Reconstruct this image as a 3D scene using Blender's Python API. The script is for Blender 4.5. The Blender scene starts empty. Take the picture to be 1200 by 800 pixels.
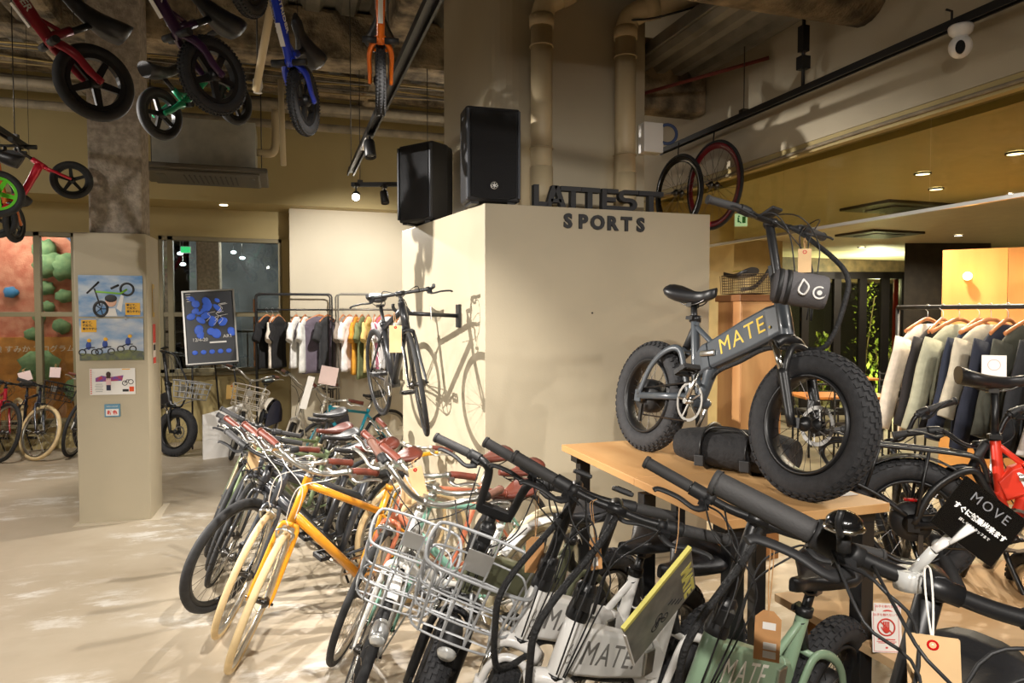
import bpy, math, random
from mathutils import Vector, Matrix, Quaternion
V = Vector
PI = math.pi
rad = math.radians
rng = random.Random(11)
SC = bpy.context.scene
COL = SC.collection

# ------------------------------------------------------------------ camera
F_PX, CAM_H = 820.0, 1.70
PITCH = math.atan(30 / F_PX)
YAW = math.atan((600 - 332) / math.hypot(F_PX, 30))
cam_d = bpy.data.cameras.new('camera')
cam_d.sensor_width = 36
cam_d.lens = 36 * F_PX / 1200
cam_d.clip_start = 0.05
cam = bpy.data.objects.new('camera', cam_d)
COL.objects.link(cam)
cam.location = (0, 0, CAM_H)
cam.rotation_euler = (PI / 2 - PITCH, 0, -YAW)
SC.camera = cam
SC.view_settings.view_transform = 'Standard'
SC.view_settings.look = 'None'
SC.view_settings.gamma = 1
SC.view_settings.use_curve_mapping = False

# ------------------------------------------------------------------ materials
def lin(c):
    r = []
    for x in c[:3]:
        x = x / 255.0
        r.append(x / 12.92 if x <= 0.04045 else ((x + 0.055) / 1.055) ** 2.4)
    return (r[0], r[1], r[2], 1.0)

MATS = {}
def mat(name, col, rough=0.5, metal=0.0, var=0.0, vscale=8.0, bump=0.0, bscale=60.0, coat=0.0, emit=0.0, col2=None, stretch=None, alpha=None, spec=None):
    if name in MATS:
        return MATS[name]
    m = bpy.data.materials.new(name)
    m.use_nodes = True
    nt = m.node_tree
    b = nt.nodes['Principled BSDF']
    b.inputs['Base Color'].default_value = lin(col)
    b.inputs['Roughness'].default_value = rough
    b.inputs['Metallic'].default_value = metal
    if spec is not None:
        b.inputs['Specular IOR Level'].default_value = spec
    if coat:
        b.inputs['Coat Weight'].default_value = coat
        b.inputs['Coat Roughness'].default_value = 0.12
    if emit:
        b.inputs['Emission Color'].default_value = lin(col)
        b.inputs['Emission Strength'].default_value = emit
    if var or bump or col2:
        tc = nt.nodes.new('ShaderNodeTexCoord')
        mp = nt.nodes.new('ShaderNodeMapping')
        nt.links.new(tc.outputs['Object'], mp.inputs['Vector'])
        if stretch:
            mp.inputs['Scale'].default_value = stretch
    if var or col2:
        n = nt.nodes.new('ShaderNodeTexNoise')
        n.inputs['Scale'].default_value = vscale
        n.inputs['Detail'].default_value = 5
        nt.links.new(mp.outputs['Vector'], n.inputs['Vector'])
        r = nt.nodes.new('ShaderNodeValToRGB')
        r.color_ramp.elements[0].position = 0.36
        r.color_ramp.elements[1].position = 0.66
        if col2:
            r.color_ramp.elements[0].color = lin(col)
            r.color_ramp.elements[1].color = lin(col2)
        else:
            a = lin([max(0, x * (1 - var)) for x in col])
            c = lin([min(255, x * (1 + var)) for x in col])
            r.color_ramp.elements[0].color = a
            r.color_ramp.elements[1].color = c
        nt.links.new(n.outputs['Fac'], r.inputs['Fac'])
        nt.links.new(r.outputs['Color'], b.inputs['Base Color'])
    if bump:
        n2 = nt.nodes.new('ShaderNodeTexNoise')
        n2.inputs['Scale'].default_value = bscale
        n2.inputs['Detail'].default_value = 4
        nt.links.new(mp.outputs['Vector'], n2.inputs['Vector'])
        bp = nt.nodes.new('ShaderNodeBump')
        bp.inputs['Strength'].default_value = bump
        bp.inputs['Distance'].default_value = 0.02
        nt.links.new(n2.outputs['Fac'], bp.inputs['Height'])
        nt.links.new(bp.outputs['Normal'], b.inputs['Normal'])
    MATS[name] = m
    return m

def glass_mat(name, tint=(235, 240, 235), refl=0.08):
    if name in MATS:
        return MATS[name]
    m = bpy.data.materials.new(name)
    m.use_nodes = True
    nt = m.node_tree
    nt.nodes.clear()
    o = nt.nodes.new('ShaderNodeOutputMaterial')
    t = nt.nodes.new('ShaderNodeBsdfTransparent')
    t.inputs['Color'].default_value = lin(tint)
    g = nt.nodes.new('ShaderNodeBsdfGlossy')
    g.inputs['Roughness'].default_value = 0.02
    mx = nt.nodes.new('ShaderNodeMixShader')
    mx.inputs[0].default_value = refl
    nt.links.new(t.outputs[0], mx.inputs[1])
    nt.links.new(g.outputs[0], mx.inputs[2])
    nt.links.new(mx.outputs[0], o.inputs['Surface'])
    MATS[name] = m
    return m

RUB = mat('black_rubber', (38, 38, 39), 0.75, var=0.12, vscale=30)
RUBF = mat('fat_tyre_rubber', (46, 46, 48), 0.8, var=0.1, vscale=40, bump=0.15, bscale=150)
TAN = mat('cream_tyre_rubber', (222, 196, 148), 0.7, var=0.05)
CREAMT = mat('pale_tyre_rubber', (226, 214, 180), 0.7)
BLK = mat('satin_black_paint', (28, 28, 29), 0.38)
BLKG = mat('gloss_black_paint', (16, 16, 17), 0.18, coat=0.5)
BLKP = mat('black_plastic', (34, 34, 35), 0.55)
GRIP = mat('dark_grip_rubber', (58, 57, 57), 0.7, bump=0.1, bscale=200)
CHR = mat('chrome', (214, 212, 206), 0.16, 1.0)
ALU = mat('brushed_aluminium', (196, 194, 188), 0.32, 1.0)
STEEL = mat('dark_steel', (92, 90, 88), 0.35, 1.0)
BRN = mat('brown_leather_grip', (108, 52, 38), 0.5, var=0.12, vscale=20)
BRND = mat('worn_brown_grip', (116, 80, 66), 0.6)
SADB = mat('black_saddle_vinyl', (34, 34, 36), 0.42, bump=0.05, bscale=120)
SADR = mat('brown_saddle_leather', (98, 46, 34), 0.45, var=0.1)
WHT = mat('white_paint', (232, 229, 224), 0.32, coat=0.3)
WHTC = mat('white_cable', (226, 222, 214), 0.45)
SILV = mat('silver_paint', (186, 186, 184), 0.3, 0.7)
WIRE = mat('grey_coated_wire', (176, 178, 180), 0.4, 0.2)
REDL = mat('red_reflector', (190, 24, 24), 0.25)
AMB = mat('amber_reflector', (214, 104, 24), 0.3)
LENS = mat('clear_lens', (214, 214, 210), 0.12, 0.3)
SCRN = mat('lcd_screen', (120, 128, 112), 0.2)
KRAFT = mat('kraft_card', (200, 148, 96), 0.8, var=0.06)
PALEC = mat('pale_card', (222, 186, 138), 0.8, var=0.05)
PAPER = mat('white_paper', (236, 233, 228), 0.8)
PINKP = mat('pink_paper', (232, 208, 204), 0.8)
STRING = mat('tan_string', (190, 146, 100), 0.9)

# ------------------------------------------------------------------ mesh builder
def spline(pts, k=5, closed=False):
    pts = [V(p) for p in pts]
    if len(pts) < 3:
        return pts
    out = []
    n = len(pts)
    rngi = range(n if closed else n - 1)
    for i in rngi:
        if closed:
            p0, p1, p2, p3 = pts[(i - 1) % n], pts[i], pts[(i + 1) % n], pts[(i + 2) % n]
        else:
            p0 = pts[i - 1] if i > 0 else pts[0] * 2 - pts[1]
            p1, p2 = pts[i], pts[i + 1]
            p3 = pts[i + 2] if i + 2 < n else pts[-1] * 2 - pts[-2]
        for j in range(k):
            t = j / k
            out.append(0.5 * ((2 * p1) + (p2 - p0) * t + (2 * p0 - 5 * p1 + 4 * p2 - p3) * t * t + (3 * p1 - p0 - 3 * p2 + p3) * t ** 3))
    if not closed:
        out.append(pts[-1].copy())
    return out

def polylen(pts):
    return sum((pts[i + 1] - pts[i]).length for i in range(len(pts) - 1))

def cut(pts, a, b):
    """piece of a polyline between fractions a and b of its length"""
    L = polylen(pts)
    a, b = a * L, b * L
    out, s = [], 0.0
    for i in range(len(pts) - 1):
        d = (pts[i + 1] - pts[i]).length
        if d < 1e-9:
            continue
        e = s + d
        if e >= a and s <= b:
            t0 = max(0, (a - s) / d)
            t1 = min(1, (b - s) / d)
            if not out:
                out.append(pts[i].lerp(pts[i + 1], t0))
            out.append(pts[i].lerp(pts[i + 1], t1))
        s = e
    return out

class MB:
    def __init__(self):
        self.v, self.f, self.s = [], [], []

    def add(self, vs, fs, smooth=False):
        o = len(self.v)
        self.v += [V(p) for p in vs]
        for f in fs:
            self.f.append([i + o for i in f])
            self.s.append(smooth)
        return self

    def box(self, c, s, R=None):
        c = V(c)
        hx, hy, hz = s[0] / 2, s[1] / 2, s[2] / 2
        vs = [V((x, y, z)) for x in (-hx, hx) for y in (-hy, hy) for z in (-hz, hz)]
        if R is not None:
            vs = [R @ p for p in vs]
        return self.add([c + p for p in vs], [(0, 1, 3, 2), (4, 6, 7, 5), (0, 4, 5, 1), (2, 3, 7, 6), (0, 2, 6, 4), (1, 5, 7, 3)])

    def ext(self, a, b):
        """axis-aligned box between two corners"""
        a, b = V(a), V(b)
        return self.box((a + b) / 2, [abs(x) for x in (b - a)])

    def tube(self, pts, r, n=8, closed=False, caps=True, flat=None, smooth=True, up=None):
        pts = [V(p) for p in pts]
        q = [pts[0]]
        rr = [r[0]] if isinstance(r, (list, tuple)) else None
        for i in range(1, len(pts)):
            if (pts[i] - q[-1]).length > 1e-6:
                q.append(pts[i])
                if rr is not None:
                    rr.append(r[i])
        pts = q
        if rr is None:
            rr = [r] * len(pts)
        m = len(pts)
        if m < 2:
            return self
        def tan(i):
            if closed:
                return (pts[(i + 1) % m] - pts[i - 1]).normalized()
            if i == 0:
                return (pts[1] - pts[0]).normalized()
            if i == m - 1:
                return (pts[-1] - pts[-2]).normalized()
            t = (pts[i + 1] - pts[i]).normalized() + (pts[i] - pts[i - 1]).normalized()
            return t.normalized() if t.length > 1e-6 else (pts[i + 1] - pts[i]).normalized()
        t0 = tan(0)
        if up is None:
            ref = V((0, 0, 1)) if abs(t0.z) < 0.9 else V((1, 0, 0))
        else:
            ref = V(up)
        nv = (ref - t0 * ref.dot(t0)).normalized()
        vs = []
        tp = t0
        for i in range(m):
            t = tan(i)
            if i:
                ax = tp.cross(t)
                if ax.length > 1e-7:
                    nv = Quaternion(ax.normalized(), tp.angle(t)) @ nv
                nv = (nv - t * nv.dot(t)).normalized()
            tp = t
            bv = t.cross(nv)
            fa, fb = flat if flat else (1, 1)
            for j in range(n):
                a = 2 * PI * j / n
                vs.append(pts[i] + nv * (math.cos(a) * rr[i] * fa) + bv * (math.sin(a) * rr[i] * fb))
        fs = []
        for i in range(m if closed else m - 1):
            i2 = (i + 1) % m
            for j in range(n):
                j2 = (j + 1) % n
                fs.append((i * n + j, i * n + j2, i2 * n + j2, i2 * n + j))
        self.add(vs, fs, smooth and n > 5)
        if caps and not closed:
            o = len(self.v) - len(vs)
            self.f.append([o + j for j in range(n)][::-1]); self.s.append(False)
            self.f.append([o + (m - 1) * n + j for j in range(n)]); self.s.append(False)
        return self

    def lathe(self, prof, c, d, n=20, smooth=True, arc=None, closed=False):
        """prof: (radius, height) along axis d from c"""
        c, d = V(c), V(d).normalized()
        ref = V((0, 0, 1)) if abs(d.z) < 0.9 else V((1, 0, 0))
        a = (ref - d * ref.dot(d)).normalized()
        b = d.cross(a)
        vs = []
        for (r, h) in prof:
            for j in range(n):
                t = 2 * PI * j / n
                vs.append(c + d * h + a * (r * math.cos(t)) + b * (r * math.sin(t)))
        fs = []
        m = len(prof)
        for i in range(m if closed else m - 1):
            i2 = (i + 1) % m
            for j in range(n):
                j2 = (j + 1) % n
                fs.append((i * n + j, i2 * n + j, i2 * n + j2, i * n + j2))
        self.add(vs, fs, smooth)
        o = len(self.v) - len(vs)
        if not closed:
            if prof[0][0] > 1e-4:
                self.f.append([o + j for j in range(n)]); self.s.append(False)
            if prof[-1][0] > 1e-4:
                self.f.append([o + (m - 1) * n + j for j in range(n)][::-1]); self.s.append(False)
        return self

    def cyl(self, a, b, r, n=16):
        a, b = V(a), V(b)
        return self.tube([a, b], r, n)

    def torus(self, c, d, R, r, n=36, m=8, sq=1.0):
        prof = []
        for j in range(m):
            t = 2 * PI * j / m
            prof.append((R + r * math.cos(t), r * sq * math.sin(t)))
        return self.lathe(prof, c, d, n, True, closed=True)

    def ell(self, c, s, n=14, m=9, R=None):
        c = V(c)
        vs, fs = [], []
        for i in range(m + 1):
            p = PI * i / m
            for j in range(n):
                t = 2 * PI * j / n
                q = V((s[0] * math.sin(p) * math.cos(t), s[1] * math.sin(p) * math.sin(t), s[2] * math.cos(p)))
                vs.append(c + (R @ q if R is not None else q))
        for i in range(m):
            for j in range(n):
                j2 = (j + 1) % n
                fs.append((i * n + j, (i + 1) * n + j, (i + 1) * n + j2, i * n + j2))
        return self.add(vs, fs, True)

    def prism(self, poly, o, ux, uy, dep):
        """polygon in the plane o+ux*a+uy*b, extruded dep to both sides of it (half each)"""
        o, ux, uy = V(o), V(ux), V(uy)
        nz = ux.cross(uy).normalized()
        n = len(poly)
        vs = [o + ux * a + uy * b - nz * dep / 2 for a, b in poly] + [o + ux * a + uy * b + nz * dep / 2 for a, b in poly]
        fs = [list(range(n))[::-1], [n + i for i in range(n)]]
        for i in range(n):
            j = (i + 1) % n
            fs.append((i, j, n + j, n + i))
        return self.add(vs, fs, False)

    def loft(self, rings, caps=True, smooth=True, closed=True):
        n = len(rings[0])
        vs = [p for r in rings for p in r]
        fs = []
        for i in range(len(rings) - 1):
            for j in range(n if closed else n - 1):
                j2 = (j + 1) % n
                fs.append((i * n + j, i * n + j2, (i + 1) * n + j2, (i + 1) * n + j))
        self.add(vs, fs, smooth)
        if caps and closed:
            o = len(self.v) - len(vs)
            self.f.append([o + j for j in range(n)][::-1]); self.s.append(False)
            self.f.append([o + (len(rings) - 1) * n + j for j in range(n)]); self.s.append(False)
        return self

    def mesh(self, name, m):
        me = bpy.data.meshes.new(name)
        me.from_pydata([tuple(p) for p in self.v], [], self.f)
        me.polygons.foreach_set('use_smooth', self.s)
        if m is not None:
            me.materials.append(m)
        me.update()
        return me

    def build(self, name, m, parent=None, bevel=None, seg=2, mw=None):
        me = self.mesh(name, m)
        return link(name, me, parent, bevel, seg, mw)

def link(name, me, parent=None, bevel=None, seg=2, mw=None):
    o = bpy.data.objects.new(name, me)
    COL.objects.link(o)
    if parent is not None:
        o.parent = parent
    if mw is not None:
        o.matrix_local = mw
    if bevel:
        b = o.modifiers.new('bevel', 'BEVEL')
        b.width = bevel
        b.segments = seg
        b.limit_method = 'ANGLE'
        b.angle_limit = rad(40)
    return o

def tag(o, label, cat, group=None):
    o['label'] = label
    o['category'] = cat
    if group:
        o['group'] = group
    return o

def struct(o):
    o['kind'] = 'structure'
    return o

def thing(name, label, cat, loc=(0, 0, 0), rz=0.0, group=None, mw=None):
    o = bpy.data.objects.new(name, None)
    o.empty_display_size = 0.05
    COL.objects.link(o)
    if mw is not None:
        o.matrix_world = mw
    else:
        o.location = loc
        o.rotation_euler = (0, 0, rz)
    return tag(o, label, cat, group)

_fonts = {}
def text(body, size, mw, m, parent=None, name='lettering', ext=0.001, off=0.0, align='CENTER', sx=1.0, space=1.0):
    """text lying in local XY of mw, facing local +Z"""
    c = bpy.data.curves.new(name, 'FONT')
    c.body = body
    c.size = size
    c.extrude = ext
    c.offset = off
    c.align_x = align
    c.align_y = 'CENTER'
    c.space_character = space
    c.resolution_u = 3
    c.materials.append(m)
    tmp = bpy.data.objects.new('tmp', c)
    COL.objects.link(tmp)
    bpy.context.view_layer.update()
    me = bpy.data.meshes.new_from_object(tmp.evaluated_get(bpy.context.evaluated_depsgraph_get()))
    bpy.data.objects.remove(tmp)
    bpy.data.curves.remove(c)
    me.name = name
    if not me.materials:
        me.materials.append(m)
    return link(name, me, parent, mw=mw @ Matrix.Diagonal((sx, 1, 1, 1)))

def frame(o, ux, uy):
    """matrix with columns ux, uy, ux x uy at o"""
    ux, uy = V(ux).normalized(), V(uy)
    uz = ux.cross(uy).normalized()
    uy = uz.cross(ux)
    M = Matrix.Identity(4)
    for i in range(3):
        M[i][0], M[i][1], M[i][2], M[i][3] = ux[i], uy[i], uz[i], V(o)[i]
    return M

# ------------------------------------------------------------------ bicycle pieces (local axes: x forward, y to the bike's left, z up)
CACHE = {}
INFO = {}
def cached(key, fn, m):
    k = (key, m.name)
    if k not in CACHE:
        CACHE[k] = fn().mesh(key[0], m)
    return CACHE[k]

def tyre_mb(R, tw, knob=False):
    b = MB()
    b.torus((0, 0, 0), (0, 1, 0), R - tw / 2, tw / 2, 48, 10 if tw > .06 else 8, 1.0)
    if knob:
        n = 46 if tw > .06 else 60
        rows = (-.78, -.42, -.13, .13, .42, .78) if tw > .06 else (-.6, 0, .6)
        kl = 2 * PI * R / n * .55
        for i in range(n):
            for k, q in enumerate(rows):
                a = 2 * PI * (i + (.5 if k % 2 else 0)) / n
                ph = q * 1.15
                rr = R - tw / 2 + (tw / 2 + .001) * math.cos(ph)
                y = (tw / 2 + .001) * math.sin(ph)
                er = V((math.cos(a), 0, math.sin(a)))
                et = V((-math.sin(a), 0, math.cos(a)))
                nr = er * math.cos(ph) + V((0, 1, 0)) * math.sin(ph)
                nb = et.cross(nr)
                M = Matrix((et, nb, nr)).transposed()
                b.box(er * rr + V((0, y, 0)), (kl, tw * .14, .0065), M)
    return b

def rim_mb(R, tw, w, depth=.02):
    ri = R - tw
    b = MB()
    b.lathe([(ri + .004, -w / 2), (ri + .004, w / 2), (ri - .006, w / 2), (ri - depth, w * .25), (ri - depth, -w * .25), (ri - .006, -w / 2)], (0, 0, 0), (0, 1, 0), 48, True, closed=True)
    return b

def spokes_mb(R, tw, depth=.02, n=28, flange=.03):
    ri = R - tw - depth * .8
    b = MB()
    for i in range(n):
        a = 2 * PI * i / n
        s = 1 if i % 2 else -1
        a2 = a + (.55 if (i // 2) % 2 else -.55)
        b.tube([(flange * math.cos(a2), s * .028, flange * math.sin(a2)), (ri * math.cos(a), s * .004, ri * math.sin(a))], .0013, 3, caps=False)
    return b

def hub_mb(w=.05, r=.016):
    b = MB()
    b.lathe([(.005, -w - .02), (.007, -w - .02), (.007, -w), (.02, -w + .004), (r * 1.9, -.03), (r * 1.9, -.026), (r, -.018), (r, .018), (r * 1.9, .026), (r * 1.9, .03), (.02, w - .004), (.007, w), (.007, w + .02), (.005, w + .02)], (0, 0, 0), (0, 1, 0), 14)
    return b

def rotor_mb(r=.08):
    b = MB()
    b.lathe([(r, -.001), (r, .001), (r - .016, .001), (r - .016, -.001)], (0, 0, 0), (0, 1, 0), 32, False, closed=True)
    for i in range(6):
        a = i * PI / 3
        b.tube([(.02 * math.cos(a), 0, .02 * math.sin(a)), ((r - .014) * math.cos(a + .5), 0, (r - .014) * math.sin(a + .5))], .003, 4)
    return b

def mag_mb(R, tw):
    """five-spoke moulded wheel of a toddler bike"""
    ri = R - tw
    b = MB()
    b.lathe([(ri + .004, -.016), (ri + .004, .016), (ri - .012, .014), (ri - .012, -.014)], (0, 0, 0), (0, 1, 0), 40, False, closed=True)
    b.lathe([(.012, -.03), (.026, -.022), (.026, .022), (.012, .03)], (0, 0, 0), (0, 1, 0), 16)
    for i in range(5):
        a = 2 * PI * i / 5 + .3
        e = V((math.cos(a), 0, math.sin(a)))
        t = V((-math.sin(a), 0, math.cos(a)))
        poly = [(.02, -.014), (ri - .006, -.011), (ri - .006, .011), (.02, .014)]
        b.prism(poly, (0, 0, 0), e, t, .016)
    return b

def wheel(name, parent, S, pos, R, tw, tyre, rimm, spokem, knob=False, rimw=None, rotor=None, depth=.02, hubm=None, mag=None, ang=0.0):
    """wheel part: rim, with tyre, spokes, hub and rotor as sub-parts"""
    M = S @ Matrix.Translation(pos) @ Matrix.Rotation(ang, 4, 'Y')
    if mag is not None:
        o = link(name, cached(('rim', R, tw, 'mag'), lambda: mag_mb(R, tw), mag), parent, mw=M)
        link('tyre', cached(('tyre', R, tw, knob), lambda: tyre_mb(R, tw, knob), tyre), o)
        return o
    rw = rimw or tw * .62
    o = link(name, cached(('rim', R, tw, rw, depth), lambda: rim_mb(R, tw, rw, depth), rimm), parent, mw=M)
    link('tyre', cached(('tyre', R, tw, knob), lambda: tyre_mb(R, tw, knob), tyre), o)
    link('spokes', cached(('spokes', R, tw, depth), lambda: spokes_mb(R, tw, depth), spokem), o)
    link('hub', cached(('hub',), hub_mb, hubm or STEEL), o)
    if rotor:
        ro = link('brake_rotor', cached(('brake_rotor',), rotor_mb, mat('rotor_steel', (150, 148, 144), .5, .9)), o)
        ro.location = (0, rotor * .042, 0)
    return o

def saddle_mb(L=.26, W=.15, H=.05):
    rings = []
    n = 14
    for i in range(11):
        t = i / 10
        x = L * (.55 - t)
        w = .02 + (W / 2 - .02) * max(0, min(1, (t - .28) / .5)) ** 1.2 if t > .28 else .02 + .004 * math.sin(t / .28 * PI)
        if t > .9:
            w *= 1 - (t - .9) * 2.6
        if t == 0:
            w = .008
        h = H * (.55 + .45 * t)
        top = .012 * (t - .45) ** 2 * 8 - .004
        r = []
        for j in range(n):
            a = 2 * PI * j / n
            cy, cz = math.cos(a), math.sin(a)
            yy = w * (abs(cy) ** .8) * (1 if cy > 0 else -1)
            zz = (h * .45 * cz if cz > 0 else h * .6 * cz) + top
            if cz > .85:
                zz -= .006 * (1 if .2 < t < .9 else 0)
            r.append(V((x, yy, zz)))
        rings.append(r)
    return MB().loft(rings)

def rails_mb(L=.26):
    b = MB()
    for s in (-1, 1):
        b.tube(spline([(L * .42, s * .008, -.018), (L * .2, s * .02, -.045), (-L * .12, s * .022, -.048), (-L * .36, s * .04, -.02)], 4), .0035, 6)
    b.box((0, 0, -.048), (.04, .05, .02))
    return b

def crank_mb(r=.088, arm=.17, ang=.6):
    b = MB()
    y = -.045
    b.lathe([(r, y - .002), (r, y + .002), (r - .014, y + .002), (r - .014, y - .002)], (0, 0, 0), (0, 1, 0), 36, False, closed=True)
    for i in range(5):
        a = i * 2 * PI / 5
        b.tube([(.01 * math.cos(a), y, .01 * math.sin(a)), ((r - .01) * math.cos(a), y, (r - .01) * math.sin(a))], .006, 5)
    b.cyl((0, -.075, 0), (0, .075, 0), .014, 12)
    for s in (-1, 1):
        a = ang + (PI if s > 0 else 0)
        d = V((math.cos(a), 0, math.sin(a)))
        b.tube([V((0, s * .066, 0)) - d * .012, V((0, s * .075, 0)) + d * arm], [.014, .010], 8, flat=(.6, 1), up=(0, 1, 0))
    return b

def pedal_mb(s):
    b = MB()
    b.cyl((0, s * .005, 0), (0, s * .11, 0), .006, 8)
    for x in (-.036, .036):
        b.box((x, s * .062, 0), (.016, .085, .022))
    for y in (.022, .102):
        b.box((0, s * y, 0), (.08, .012, .022))
    return b

def lever_mb(s, L=.14):
    """brake lever and clamp; reaches outward along +y*s from its perch, in front of the bar"""
    b = MB()
    b.lathe([(.016, -.012), (.016, .012)], (0, 0, 0), (0, 1, 0), 12)
    b.box((.018, s * .012, -.008), (.03, .03, .018))
    b.tube(spline([(.03, s * .0, -.012), (.06, s * .03, -.016), (.056, s * L * .6, -.014), (.062, s * L, -.018), (.072, s * (L + .015), -.024)], 4), [.010] * 4 + [.0085] * 8 + [.008] * 5, 8, flat=(.65, 1.2))
    return b

BARS = {
    'flat': [(0, 0, 0), (0, .08, 0), (-.004, .18, .012), (-.03, .30, .02)],
    'wide': [(0, 0, 0), (0, .09, 0), (-.006, .2, .014), (-.04, .34, .022)],
    'swept': [(0, 0, 0), (.025, .06, .015), (.02, .13, .04), (-.035, .21, .055), (-.10, .30, .05)],
    'cruise': [(0, 0, 0), (.03, .07, .03), (.02, .16, .085), (-.05, .24, .1), (-.17, .30, .085)],
    'riser': [(0, 0, 0), (0, .05, 0), (0, .09, .03), (-.004, .14, .09), (-.012, .2, .11), (-.05, .34, .115)],
    'twin': [(0, 0, 0), (0, .045, 0), (.004, .062, .02), (.008, .075, .15), (0, .10, .185), (-.02, .16, .19), (-.06, .31, .185)],
    'bull': [(0, 0, 0), (0, .1, 0), (.005, .19, .0), (.03, .205, .004), (.10, .21, .01), (.13, .21, .02)],
}

def bars(parent, S, B, kind, m, gripm, leverm, grip_len=.13, levers=True, scale=1.0, lever_at=None, gear=True, br=.0118, gr=.0175):
    pts = [V(p) * scale for p in BARS[kind]]
    half = spline(pts, 6)
    L = polylen(half)
    full = [V((p.x, -p.y, p.z)) for p in half[::-1]] + half[1:]
    b = MB().tube([B + p for p in full], br, 10)
    b.tube([B + V((0, -.03, 0)), B + V((0, .03, 0))], .0165, 12)
    h = b.build('handlebar', m, parent, mw=S)
    for s in (-1, 1):
        g = cut(half, 1 - grip_len / L, 1)
        g = [B + V((p.x, s * p.y, p.z)) for p in g]
        d = (g[-1] - g[-2]).normalized()
        gb = MB().tube([g[0] - (g[1] - g[0]).normalized() * .004] + g + [g[-1] + d * .006], gr, 12)
        gb.tube([g[-1] + d * .004, g[-1] + d * .014], [gr + .003, gr + .0015], 12)
        if kind != 'bull':
            gb.build('grip', gripm, h)
        if gear:
            q = cut(half, 1 - (grip_len + .055) / L, 1 - (grip_len + .006) / L)
            q = [B + V((p.x, s * p.y, p.z)) for p in q]
            MB().tube(q, gr + .004, 12).build('shifter', BLKP, h)
        if levers:
            at = 1 - (grip_len + (.065 if gear else .02)) / L if lever_at is None else lever_at
            c0 = cut(half, at - .02, at + .02)
            p = c0[len(c0) // 2]
            dd = (c0[-1] - c0[0]).normalized()
            dd = V((dd.x, s * dd.y, dd.z))
            p = B + V((p.x, s * p.y, p.z))
            ax = dd * s
            fx = (V((1, 0, -.25)) - ax * V((1, 0, -.25)).dot(ax)).normalized()
            M = frame(p, fx, ax)
            lm = cached(('brake_lever', s), lambda: lever_mb(s), leverm)
            link('brake_lever', lm, h, mw=M)
    return h, half, L

def cable(name, pts, m, parent, S=None, r=.0026, k=6):
    return MB().tube(spline(pts, k), r, 6).build(name, m, parent, mw=S)

def basket_mb(c, L, W, H, nx=5, ny=6, nz=3, taper=.85, r=.0038, rr=.0055):
    """wire basket, c = bottom centre, opening up"""
    b = MB()
    c = V(c)
    def loop(z):
        t = taper + (1 - taper) * z / H
        l, w = L / 2 * t, W / 2 * t
        k = min(L, W) * .2
        return [c + V(p) for p in ((l - k, w, z), (l, w - k, z), (l, -w + k, z), (l - k, -w, z), (-l + k, -w, z), (-l, -w + k, z), (-l, w - k, z), (-l + k, w, z))]
    def loop8(z):
        return spline(loop(z), 4, True)
    for i in range(nz + 1):
        z = H * i / nz
        b.tube(loop8(z), rr if i == nz else r, 6, closed=True)
    for i in range(ny):
        y = W * ((i + .5) / ny - .5)
        x0, x1 = L / 2 * taper, L / 2
        b.tube([c + V((x1, y, H)), c + V((x0, y * taper, 0)), c + V((-x0, y * taper, 0)), c + V((-x1, y, H))], r, 5)
    for i in range(nx):
        x = L * ((i + .5) / nx - .5)
        y0, y1 = W / 2 * taper, W / 2
        b.tube([c + V((x, y1, H)), c + V((x * taper, y0, 0)), c + V((x * taper, -y0, 0)), c + V((x, -y1, H))], r, 5)
    return b

def fender_mb(pos, R, w, a0, a1, n=18):
    b = MB()
    rings = []
    for i in range(n + 1):
        a = rad(a0 + (a1 - a0) * i / n)
        e = V((math.cos(a), 0, math.sin(a)))
        ring = []
        for k in range(7):
            p = PI * k / 6
            ring.append(V(pos) + e * (R + .008 * math.sin(p)) + V((0, w / 2 * math.cos(p), 0)))
        for k in range(6, -1, -1):
            p = PI * k / 6
            ring.append(V(pos) + e * (R - .003 + .008 * math.sin(p)) + V((0, (w / 2 - .002) * math.cos(p), 0)))
        rings.append(ring)
    b.loft(rings)
    return b

def head_geo(R, wb, ang=70, off=.045, gap=.05, hl=.13):
    A = V((wb, 0, R))
    u = V((-math.cos(rad(ang)), 0, math.sin(rad(ang))))
    p = V((math.sin(rad(ang)), 0, math.cos(rad(ang))))
    hb = A - p * off + u * (R + gap)
    return A, u, p, hb, hb + u * hl

def steer_mat(P0, u, deg):
    return Matrix.Translation(P0) @ Matrix.Rotation(rad(deg), 4, u) @ Matrix.Translation(-V(P0))

def place(root, F, target, head, lean, pitch=0.0, z=None):
    """stand root so that its local point F comes to target; heading in degrees, lean to the bike's left"""
    M = Matrix.Rotation(rad(head), 4, 'Z') @ Matrix.Rotation(-rad(pitch), 4, 'Y') @ Matrix.Rotation(-rad(lean), 4, 'X')
    o = V(target) - M.to_3x3() @ V(F)
    if z is not None:
        o.z = z
    root.matrix_world = Matrix.Translation(o) @ M
    return root

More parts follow.
